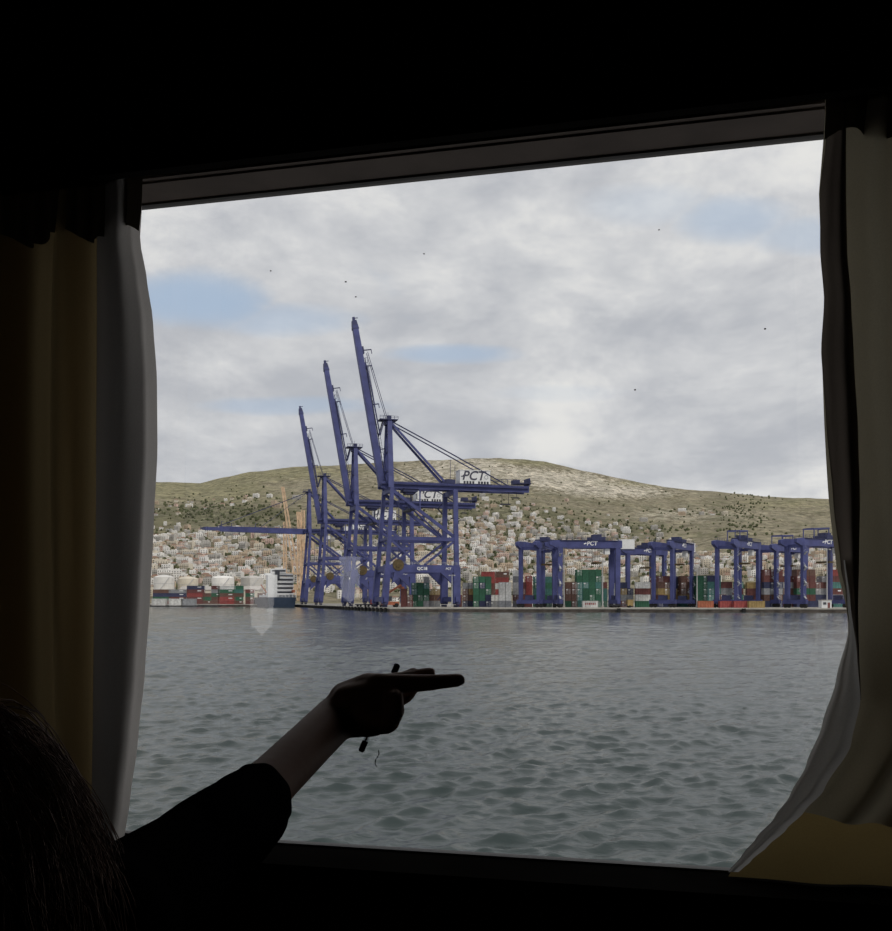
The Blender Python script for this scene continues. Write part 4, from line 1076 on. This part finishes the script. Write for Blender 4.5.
# ------------------------------------------------------------------ quay vehicles, masts
def stacker(px, Y, lab):
    e = empty('reach_stacker', (at(px, 600, Y).x, Y, QZ - 0.05), 0.3)
    mo = CM['orange']
    MB().box((0, 0, 1.6), (7.0, 3.0, 1.4)).box((-2.8, 0, 2.6), (2.2, 2.8, 1.4)).build('chassis', mo, e)
    MB().box((-0.2, 0, 3.5), (1.7, 1.6, 2.0)).build('cab', m_shwin, e)
    MB().beam((-2.8, 0, 4.6), (4.6, 0, 9.2), 0.9, 0.9, 0.7, 0.7).build('boom', mo, e)
    MB().box((4.8, 0, 8.0), (1.0, 6.0, 0.8)).beam((4.7, 0, 8), (4.7, 0, 9.2), 0.6, 0.6).build('spreader', mo, e)
    for x in (-2.4, 2.4):
        for y in (-1.5, 1.5): MB().tube([(x, y - 0.35, 0.85), (x, y + 0.35, 0.85)], 0.85, 14).build('wheel', m_rub, e)
    tag(e, lab, 'reach stacker', 'orange reach stackers')
stacker(390, 392, 'orange reach stacker on the quay between the tallest crane\'s legs')
def truck(px, Y, col, lab):
    e = empty('truck', (at(px, 600, Y).x, Y, QZ - 0.05), 0.1)
    MB().box((3.0, 0, 1.9), (2.2, 2.4, 2.4)).build('cab', CM[col], e); MB().box((3.95, 0, 2.4), (0.35, 2.1, 0.9)).build('windscreen', m_shwin, e)
    MB().box((-1.2, 0, 1.0), (7.0, 2.3, 0.4)).build('trailer', m_steel, e)
    for x in (-3.6, -2.3, 2.8):
        for y in (-1.0, 1.0): MB().tube([(x, y - 0.2, 0.5), (x, y + 0.2, 0.5)], 0.5, 10).build('wheel', m_rub, e)
    tag(e, lab, 'truck', 'quay trucks')
truck(366, 412, 'red', 'red truck parked under the second raised crane')
truck(374, 398, 'white', 'white truck beside the orange reach stacker')
truck(622, 368, 'mustard', 'yellow truck on the quay near the red and white containers')
m_pole = mat('pole_grey', (0.42, 0.42, 0.42), 0.6)
for (px, Y, topy, lab) in ((564, 370, 548, 'slender grey light mast left of the green containers'), (602.5, 366, 561, 'short grey light mast right of the green containers'), (697, 366, 566, 'short grey light mast beside the orange container'), (827, 352, 549, 'slender grey light mast near the right curtain'), (452, 380, 575, 'short grey light mast at the foot of the tallest crane')):
    p = at(px, 600, Y); e = empty('light_mast', (p.x, Y, QZ - 0.05)); H = EYE + (HY - topy) * Y / F - QZ
    MB().tube([(0, 0, 0), (0, 0, H)], [0.28, 0.16], 8).build('pole', m_pole, e)
    b = MB(); b.beam((-1.2, 0, H), (1.2, 0, H), 0.2, 0.2)
    for s in (-1, 1): b.box((s * 1.0, -0.2, H - 0.15), (0.7, 0.5, 0.3))
    b.build('floodlight_bar', m_pole, e); MB().box((0, 0, 0.4), (0.9, 0.9, 0.8)).build('base', m_conc, e)
    tag(e, lab, 'light mast', 'quay light masts')
e = empty('guard_hut', (at(825, 600, 346).x, 346, QZ - 0.05))
MB().box((0, 0, 1.4), (3.6, 3.0, 2.8)).build('wall', m_sup, e); MB().box((0, 0, 2.9), (4.0, 3.4, 0.25)).build('roof', m_flat, e)
MB().box((-0.7, -1.52, 1.7), (1.1, 0.1, 0.9)).build('window', m_shwin, e); MB().box((0.8, -1.52, 1.05), (0.9, 0.1, 2.0)).build('door', CM['maroon'], e)
tag(e, 'small white guard hut on the quay edge near the right curtain', 'hut')

# ------------------------------------------------------------------ person in the foreground
m_skin = bpy.data.materials.new('skin'); m_skin.use_nodes = True
def _skin():
    T = NT(m_skin.node_tree); tc = T.n('ShaderNodeTexCoord'); f = T.noise(tc.outputs['Object'], 40, 4)
    b = T.n('ShaderNodeBsdfPrincipled'); T.l(T.mix(f, (0.165, 0.082, 0.052), (0.21, 0.11, 0.07)), b.inputs['Base Color']); b.inputs['Roughness'].default_value = 0.6; b.inputs['Specular IOR Level'].default_value = 0.12
    bp = T.n('ShaderNodeBump'); bp.inputs['Strength'].default_value = 0.15; bp.inputs['Distance'].default_value = 0.001; T.l(T.noise(tc.outputs['Object'], 300, 3), bp.inputs['Height']); T.l(bp.outputs[0], b.inputs['Normal'])
    o = T.n('ShaderNodeOutputMaterial'); T.l(b.outputs[0], o.inputs[0])
_skin()
m_black = mat('black_knit', (0.005, 0.005, 0.0055), 1.0, var=0.2, scale=200, spec=0.0)
m_hair = mat('dark_brown_hair', (0.05, 0.028, 0.018), 0.6, var=0.35, scale=30, spec=0.1)
m_jean = mat('dark_trousers', (0.012, 0.013, 0.02), 0.9, var=0.2, scale=200)

def capsule(mb, p0, p1, r0, r1, n=14):
    """tapered, round-ended limb piece"""
    p0, p1 = Vector(p0), Vector(p1); d = (p1 - p0); L = d.length; d.normalize()
    up = Vector((0, 0, 1)) if abs(d.z) < 0.9 else Vector((1, 0, 0)); a = d.cross(up).normalized(); b = a.cross(d)
    prof = []
    for k in range(6): t = -math.pi / 2 + math.pi / 2 * k / 5; prof.append((r0 * math.cos(t) + 1e-5, r0 * math.sin(t)))
    for k in range(6): t = math.pi / 2 * k / 5; prof.append((r1 * math.cos(t) + 1e-5, L + r1 * math.sin(t)))
    vs = [p0 + d * h + (a * math.cos(2 * math.pi * k / n) + b * math.sin(2 * math.pi * k / n)) * q for q, h in prof for k in range(n)]
    fs = [(i * n + k, i * n + (k + 1) % n, (i + 1) * n + (k + 1) % n, (i + 1) * n + k) for i in range(len(prof) - 1) for k in range(n)]
    fs += [tuple(range(n))[::-1], tuple((len(prof) - 1) * n + k for k in range(n))]
    mb.add(vs, fs)
def ellipsoid(mb, c, rad, rot=None, n=20, m=14):
    vs = []; c = Vector(c)
    for i in range(m + 1):
        t = -math.pi / 2 + math.pi * i / m
        for k in range(n):
            p = Vector((rad[0] * math.cos(t) * math.cos(2 * math.pi * k / n) + 1e-6 * k, rad[1] * math.cos(t) * math.sin(2 * math.pi * k / n), rad[2] * math.sin(t)))
            if rot is not None: p = rot @ p
            vs.append(c + p)
    fs = [(i * n + k, i * n + (k + 1) % n, (i + 1) * n + (k + 1) % n, (i + 1) * n + k) for i in range(m) for k in range(n)]
    mb.add(vs, fs)
def chain(mb, pts):
    for (a, ra), (b, rb) in zip(pts, pts[1:]): capsule(mb, a, b, ra, rb)
def remeshed(mb, voxel, smooth_iter, name, material, parent):
    o = mb.build(name, material)
    a = o.modifiers.new('r', 'REMESH'); a.mode = 'VOXEL'; a.voxel_size = voxel; a.use_smooth_shade = True
    s = o.modifiers.new('s', 'SMOOTH'); s.factor = 0.5; s.iterations = smooth_iter
    dg = bpy.context.evaluated_depsgraph_get(); me = bpy.data.meshes.new_from_object(o.evaluated_get(dg))
    bpy.data.objects.remove(o); me.name = name
    if not me.materials: me.materials.append(material)
    me.polygons.foreach_set('use_smooth', [True] * len(me.polygons))
    return attach(obj(name, me), parent)

per = empty('person', (-0.33, 0.56, EYE + FL))
A = at
sho = A(84, 945, 0.66); elb = A(244, 809, 0.88); wri = A(335, 719, 1.10)
hip = Vector((-0.36, 0.50, EYE + FL + 0.50)); chest = Vector((-0.36, 0.56, EYE - 0.42)); nck = Vector((-0.35, 0.60, EYE - 0.285)); hd = Vector((-0.345, 0.63, EYE - 0.195))
lsh = Vector((-0.54, 0.56, EYE - 0.36))
b = MB()
# torso, neck and head
ellipsoid(b, hip, (0.165, 0.115, 0.13)); ellipsoid(b, (hip + chest) / 2, (0.135, 0.10, 0.20)); ellipsoid(b, chest, (0.16, 0.105, 0.17))
capsule(b, chest + Vector((0, 0, 0.06)), sho, 0.075, 0.055); capsule(b, chest + Vector((0, 0, 0.06)), lsh, 0.075, 0.055)
capsule(b, chest + Vector((0, 0, 0.1)), nck, 0.06, 0.05); capsule(b, nck, hd, 0.05, 0.055)
ellipsoid(b, hd + Vector((0, 0, 0.015)), (0.074, 0.092, 0.105)); ellipsoid(b, hd + Vector((0.012, 0.045, -0.05)), (0.052, 0.052, 0.06))
capsule(b, hd + Vector((0.018, 0.095, 0.005)), hd + Vector((0.022, 0.112, -0.028)), 0.009, 0.014)           # nose
capsule(b, hd + Vector((-0.004, 0.096, -0.062)), hd + Vector((0.034, 0.094, -0.062)), 0.009, 0.009)          # mouth
for s in (-1, 1): ellipsoid(b, hd + Vector((s * 0.075, 0.0, -0.005)), (0.012, 0.02, 0.032))                  # ears
# right arm reaching out
chain(b, [(sho, 0.052), (sho.lerp(elb, 0.5), 0.038), (elb, 0.030), (elb.lerp(wri, 0.30), 0.0265), (elb.lerp(wri, 0.7), 0.0262), (wri, 0.0265)])
# left arm resting
le_ = Vector((-0.60, 0.60, EYE - 0.62)); lw_ = Vector((-0.45, 0.80, EYE - 0.66))
chain(b, [(lsh, 0.05), (le_, 0.042), (lw_, 0.028)])
ellipsoid(b, lw_ + Vector((0.03, 0.05, -0.005)), (0.04, 0.055, 0.018))
for i in range(4):
    k0 = lw_ + Vector((-0.005 + i * 0.022, 0.09, -0.005)); chain(b, [(k0, 0.0095), (k0 + Vector((0.006, 0.035, -0.006)), 0.009), (k0 + Vector((0.012, 0.06, -0.02)), 0.008)])
chain(b, [(lw_ + Vector((0.055, 0.03, 0)), 0.011), (lw_ + Vector((0.085, 0.065, 0)), 0.009)])
# seated legs
for s in (-1, 1):
    h0 = hip + Vector((s * 0.09, 0.02, -0.03)); kn = Vector((hip.x + s * 0.11, hip.y + 0.43, EYE + FL + 0.50)); an = Vector((hip.x + s * 0.11, hip.y + 0.40, EYE + FL + 0.09))
    chain(b, [(h0, 0.085), (kn, 0.056), (kn.lerp(an, 0.35), 0.055), (an, 0.036)]); chain(b, [(an - Vector((0, 0.03, 0.045)), 0.04), (an + Vector((0.0, 0.15, -0.055)), 0.03)])
# right hand: palm, index pointing, other fingers loosely together behind it, thumb folded below, a pen through the grip
chain(b, [(wri, 0.0265), (A(352, 708, 1.105), 0.028)]); chain(b, [(A(343, 719, 1.10), 0.022), (A(372, 721, 1.095), 0.019)])
for (x0, y0, x1, y1, Y_, r0, r1) in ((348, 701, 386, 691, 1.090, 0.020, 0.0155), (350, 710, 386, 705, 1.098, 0.023, 0.018), (352, 717, 380, 718, 1.106, 0.021, 0.018), (350, 699, 378, 688, 1.118, 0.020, 0.0155), (346, 699, 369, 686, 1.104, 0.021, 0.0165), (352, 706, 382, 696, 1.125, 0.020, 0.016)):
    chain(b, [(A(x0, y0, Y_), r0), (A(x1, y1, Y_), r1)])
chain(b, [(A(376, 685, 1.095), 0.0145), (A(400, 684, 1.090), 0.0120), (A(432, 682.5, 1.096), 0.0098), (A(459, 680, 1.105), 0.0082)])      # index
chain(b, [(A(380, 686, 1.115), 0.0135), (A(408, 679, 1.125), 0.0105), (A(430, 673, 1.135), 0.0080)])                                   # middle
chain(b, [(A(376, 687, 1.135), 0.0125), (A(400, 680, 1.150), 0.0092), (A(414, 672.5, 1.155), 0.0070)])                               # ring
chain(b, [(A(384, 706, 1.130), 0.0125), (A(406, 696, 1.145), 0.0092), (A(413, 689, 1.15), 0.0080)])                                  # little finger, curled below the index
chain(b, [(A(366, 718, 1.085), 0.0215), (A(386, 720, 1.074), 0.0165), (A(394, 711, 1.068), 0.0125), (A(395, 698, 1.070), 0.0105)])     # thumb
body = remeshed(b, 0.0036, 6, 'body', m_skin, per)
for s in (-1, 1):
    e_ = MB(); ellipsoid(e_, hd + Vector((0.014 + s * 0.03, 0.083, 0.012)), (0.013, 0.012, 0.012)); attach(e_.build('eye', m_house, None, True), per)
# black top with its sleeve pushed up to the elbow
b = MB()
cuff0 = elb.lerp(wri, 0.17)
chain(b, [(sho + Vector((0, -0.01, 0)), 0.056), (sho.lerp(elb, 0.5) + Vector((0, 0, -0.002)), 0.045), (sho.lerp(elb, 0.8), 0.036)])
ellipsoid(b, hip + Vector((0, 0, 0.02)), (0.178, 0.128, 0.13)); ellipsoid(b, (hip + chest) / 2, (0.148, 0.113, 0.21)); ellipsoid(b, chest, (0.175, 0.12, 0.175))
capsule(b, chest + Vector((0, 0, 0.06)), sho, 0.086, 0.066); capsule(b, chest + Vector((0, 0, 0.06)), lsh, 0.086, 0.066)
capsule(b, chest + Vector((0, 0, 0.08)), nck - Vector((0, 0, 0.04)), 0.075, 0.062)
chain(b, [(lsh, 0.062), (le_, 0.053), (lw_, 0.037)])
top = remeshed(b, 0.006, 5, 'black_top', m_black, per)
# the loose end of the pointing arm's sleeve: an open tube with folds and a rolled cuff
ax = (wri - elb).normalized(); dn = Vector((0.25, 0.1, -1)); dn = (dn - ax * dn.dot(ax)).normalized(); sd = ax.cross(dn)
rings = []
path = [(sho.lerp(elb, 0.50), 0.038, 0.0), (sho.lerp(elb, 0.72), 0.044, 0.001), (sho.lerp(elb, 0.86), 0.042, 0.004), (elb.lerp(wri, -0.02), 0.0405, 0.006), (elb.lerp(wri, 0.06), 0.0375, 0.005), (elb.lerp(wri, 0.145), 0.0340, 0.003), (elb.lerp(wri, 0.155), 0.032, 0.002), (elb.lerp(wri, 0.13), 0.031, 0.002)]
n = 40; vs = []
for i, (c, rad, sag) in enumerate(path):
    for k in range(n):
        t = 2 * math.pi * k / n
        q = rad + 0.0022 * math.sin(3 * t + i * 1.7) + 0.0012 * math.sin(7 * t - i)
        vs.append(c + (dn * math.cos(t) + sd * math.sin(t)) * q + dn * sag)
sl = MB().add(vs, [(i * n + k, i * n + (k + 1) % n, (i + 1) * n + (k + 1) % n, (i + 1) * n + k) for i in range(len(path) - 1) for k in range(n)])
o = sl.build('sleeve', m_black, None, True); o.modifiers.new('sub', 'SUBSURF').render_levels = 1; attach(o, per)
# trousers and shoes
b = MB()
for s in (-1, 1):
    h0 = hip + Vector((s * 0.09, 0.02, -0.03)); kn = Vector((hip.x + s * 0.11, hip.y + 0.43, EYE + FL + 0.50)); an = Vector((hip.x + s * 0.11, hip.y + 0.40, EYE + FL + 0.11))
    chain(b, [(h0, 0.094), (kn, 0.065), (kn.lerp(an, 0.35), 0.064), (an, 0.050)])
ellipsoid(b, hip - Vector((0, 0, 0.01)), (0.176, 0.126, 0.115))
remeshed(b, 0.008, 4, 'trousers', m_jean, per)
for s in (-1, 1):
    b = MB(); an = Vector((hip.x + s * 0.11, hip.y + 0.40, EYE + FL + 0.05)); chain(b, [(an - Vector((0, 0.03, 0.0)), 0.047), (an + Vector((0, 0.16, -0.008)), 0.040)])
    attach(b.build('shoe', m_black, None, True), per)
# long loose wavy hair over the head and the shoulder
b = MB(); rh = random.Random(8)
ellipsoid(b, hd + Vector((-0.004, -0.012, 0.022)), (0.092, 0.102, 0.112)); ellipsoid(b, hd + Vector((0.0, -0.05, -0.09)), (0.098, 0.06, 0.13))
ellipsoid(b, hd + Vector((0.055, -0.03, -0.10)), (0.06, 0.06, 0.10))
hair = remeshed(b, 0.006, 4, 'hair', m_hair, per)
b = MB()
for i in range(2200):
    th = rh.uniform(0, 2 * math.pi); el_ = rh.uniform(-0.2, 1.4)
    d = Vector((math.cos(th) * math.cos(el_), math.sin(th) * math.cos(el_) - 0.1, math.sin(el_)))
    if d.y > 0.55 and d.z < 0.5: continue
    p = hd + Vector((-0.004, -0.012, 0.022)) + Vector((d.x * 0.090, d.y * 0.100, d.z * 0.110))
    v = Vector((d.x * 0.9, d.y * 0.5 - 0.2, 0.15)).normalized()
    L = rh.uniform(0.08, 0.22); ns = 12; pts = [p.copy()]; ph = rh.uniform(0, 6.28); wv = rh.uniform(0.004, 0.012); fr_ = rh.uniform(2, 4.5)
    side = Vector((-d.y, d.x, 0)).normalized() if abs(d.x) + abs(d.y) > 1e-3 else Vector((1, 0, 0))
    for k in range(1, ns):
        t = k / (ns - 1)
        v = (v * (1 - 0.30) + Vector((d.x * 0.05, d.y * 0.05, -1.0)) * 0.30).normalized()
        p = p + v * L / ns
        c = p - hd; q = Vector((c.x / 0.098, (c.y + 0.012) / 0.108, (c.z - 0.02) / 0.118))
        if q.length < 1.0 and c.z > -0.10: p = p + Vector((c.x, c.y, max(0, c.z))) * (1.0 / max(q.length, 0.3) - 1) * 0.6
        pts.append(p + side * wv * math.sin(fr_ * 2 * t * math.pi * 0.6 + ph) * t + Vector((0, 0, 0.4 * wv * math.cos(fr_ * t * 3 + ph))))
    b.tube(pts, [0.00045] * (ns - 3) + [0.0004, 0.0003, 0.0002], 3, cap=False)
for i in range(420):                                  # loose wavy locks falling over the right shoulder
    g_ = i % 14; rg = random.Random(g_ * 7 + 1)
    p = hd + Vector((rg.uniform(0.055, 0.10), rg.uniform(-0.07, 0.01), rg.uniform(-0.06, 0.05))) + Vector((rh.gauss(0, 0.006), rh.gauss(0, 0.006), rh.gauss(0, 0.006)))
    L = rg.uniform(0.14, 0.24); ph = rg.uniform(0, 6.28) + rh.gauss(0, 0.25); wv = rg.uniform(0.010, 0.018); fr_ = rg.uniform(1.2, 2.2); dx = rg.uniform(0.00, 0.035); ns = 16; pts = []
    for k in range(ns):
        t = k / (ns - 1); pts.append(p + Vector((dx * t + wv * math.sin(fr_ * 6.28 * t + ph) * min(1, t * 2), -0.02 * t + wv * 0.8 * math.cos(fr_ * 6.28 * t + ph) * t, -L * t)))
    b.tube(pts, [0.0005] * (ns - 2) + [0.0004, 0.0002], 3, cap=False)
attach(b.build('hair_strands', mat('lit_brown_strands', (0.16, 0.09, 0.06), 0.6, var=0.35, scale=30, spec=0.2), None, True), per)  # strands paler than the hair mass, window light put into their colour
tag(per, 'person with loose dark hair and black top pointing at the window with pen', 'person')

# bench the person sits on
be = empty('bench_seat', (hip.x, hip.y, EYE + FL))
m_seat = mat('seat_cloth', (0.02, 0.018, 0.025), 0.9, scale=80)
def bev(o, w=0.02):
    md = o.modifiers.new('bev', 'BEVEL'); md.width = w; md.segments = 3; return o
bev(MB().box((0, -0.02, 0.345), (1.0, 0.48, 0.09)).build('cushion', m_seat, be))
bev(MB().box((0, -0.275, 0.60), (1.0, 0.08, 0.44)).build('backrest', m_seat, be))
for x in (-0.45, 0.45):
    for y in (-0.22, 0.18): MB().tube([(x, y, 0.0), (x, y, 0.305)], 0.02, 8).build('leg', m_rail, be)
tag(be, 'dark upholstered bench under the person, below the photo edge', 'bench')

# pen
pen0 = A(397.5, 664.5, 1.150); pen1 = A(361, 751.5, 1.105); pd = pen1 - pen0
pe = empty('pen', pen0)
m_clear = bpy.data.materials.new('clear_plastic'); m_clear.use_nodes = True
def _clear():
    T = NT(m_clear.node_tree); tc = T.n('ShaderNodeTexCoord'); f = T.noise(tc.outputs['Object'], 60, 2)
    tr = T.n('ShaderNodeBsdfTransparent'); T.l(T.mix(f, (0.70, 0.73, 0.75), (0.8, 0.82, 0.84)), tr.inputs[0]); gl = T.n('ShaderNodeBsdfGlossy'); gl.inputs['Roughness'].default_value = 0.15
    mx = T.n('ShaderNodeMixShader'); mx.inputs[0].default_value = 0.18; T.l(tr.outputs[0], mx.inputs[1]); T.l(gl.outputs[0], mx.inputs[2])
    o = T.n('ShaderNodeOutputMaterial'); T.l(mx.outputs[0], o.inputs[0])
_clear()
z0 = Vector((0, 0, 0))
MB().tube([z0 + pd * 0.09, z0 + pd * 0.90], 0.0031, 6).build('barrel', m_clear, pe)
MB().tube([z0 + pd * 0.12, z0 + pd * 0.88], 0.0011, 6).build('ink_tube', m_black, pe)
MB().tube([z0, z0 + pd * 0.01, z0 + pd * 0.10], [0.0030, 0.0040, 0.0040], 10).build('end_cap', m_black, pe)
MB().tube([z0 + pd * 0.89, z0 + pd * 0.985, z0 + pd * 1.0], [0.0037, 0.0037, 0.0028], 10).build('tip_cap', m_black, pe)
tag(pe, 'clear ballpoint pen with black ends held in the pointing hand', 'pen')
# stray hair on the glass
def onpane(px, py): u, z = onwall(px, py, 0.004); return W(u, 0.004, z)
hs = MB().tube([onpane(*q) for q in ((378.5, 750), (379, 754), (377.5, 757), (375.5, 760), (375, 764), (377, 767))], [0.0007, 0.0013, 0.0012, 0.0012, 0.001, 0.0005], 6).build('loose_hair', m_black, None, True)
tag(hs, 'short curled dark hair stuck on the window pane below the hand', 'hair')
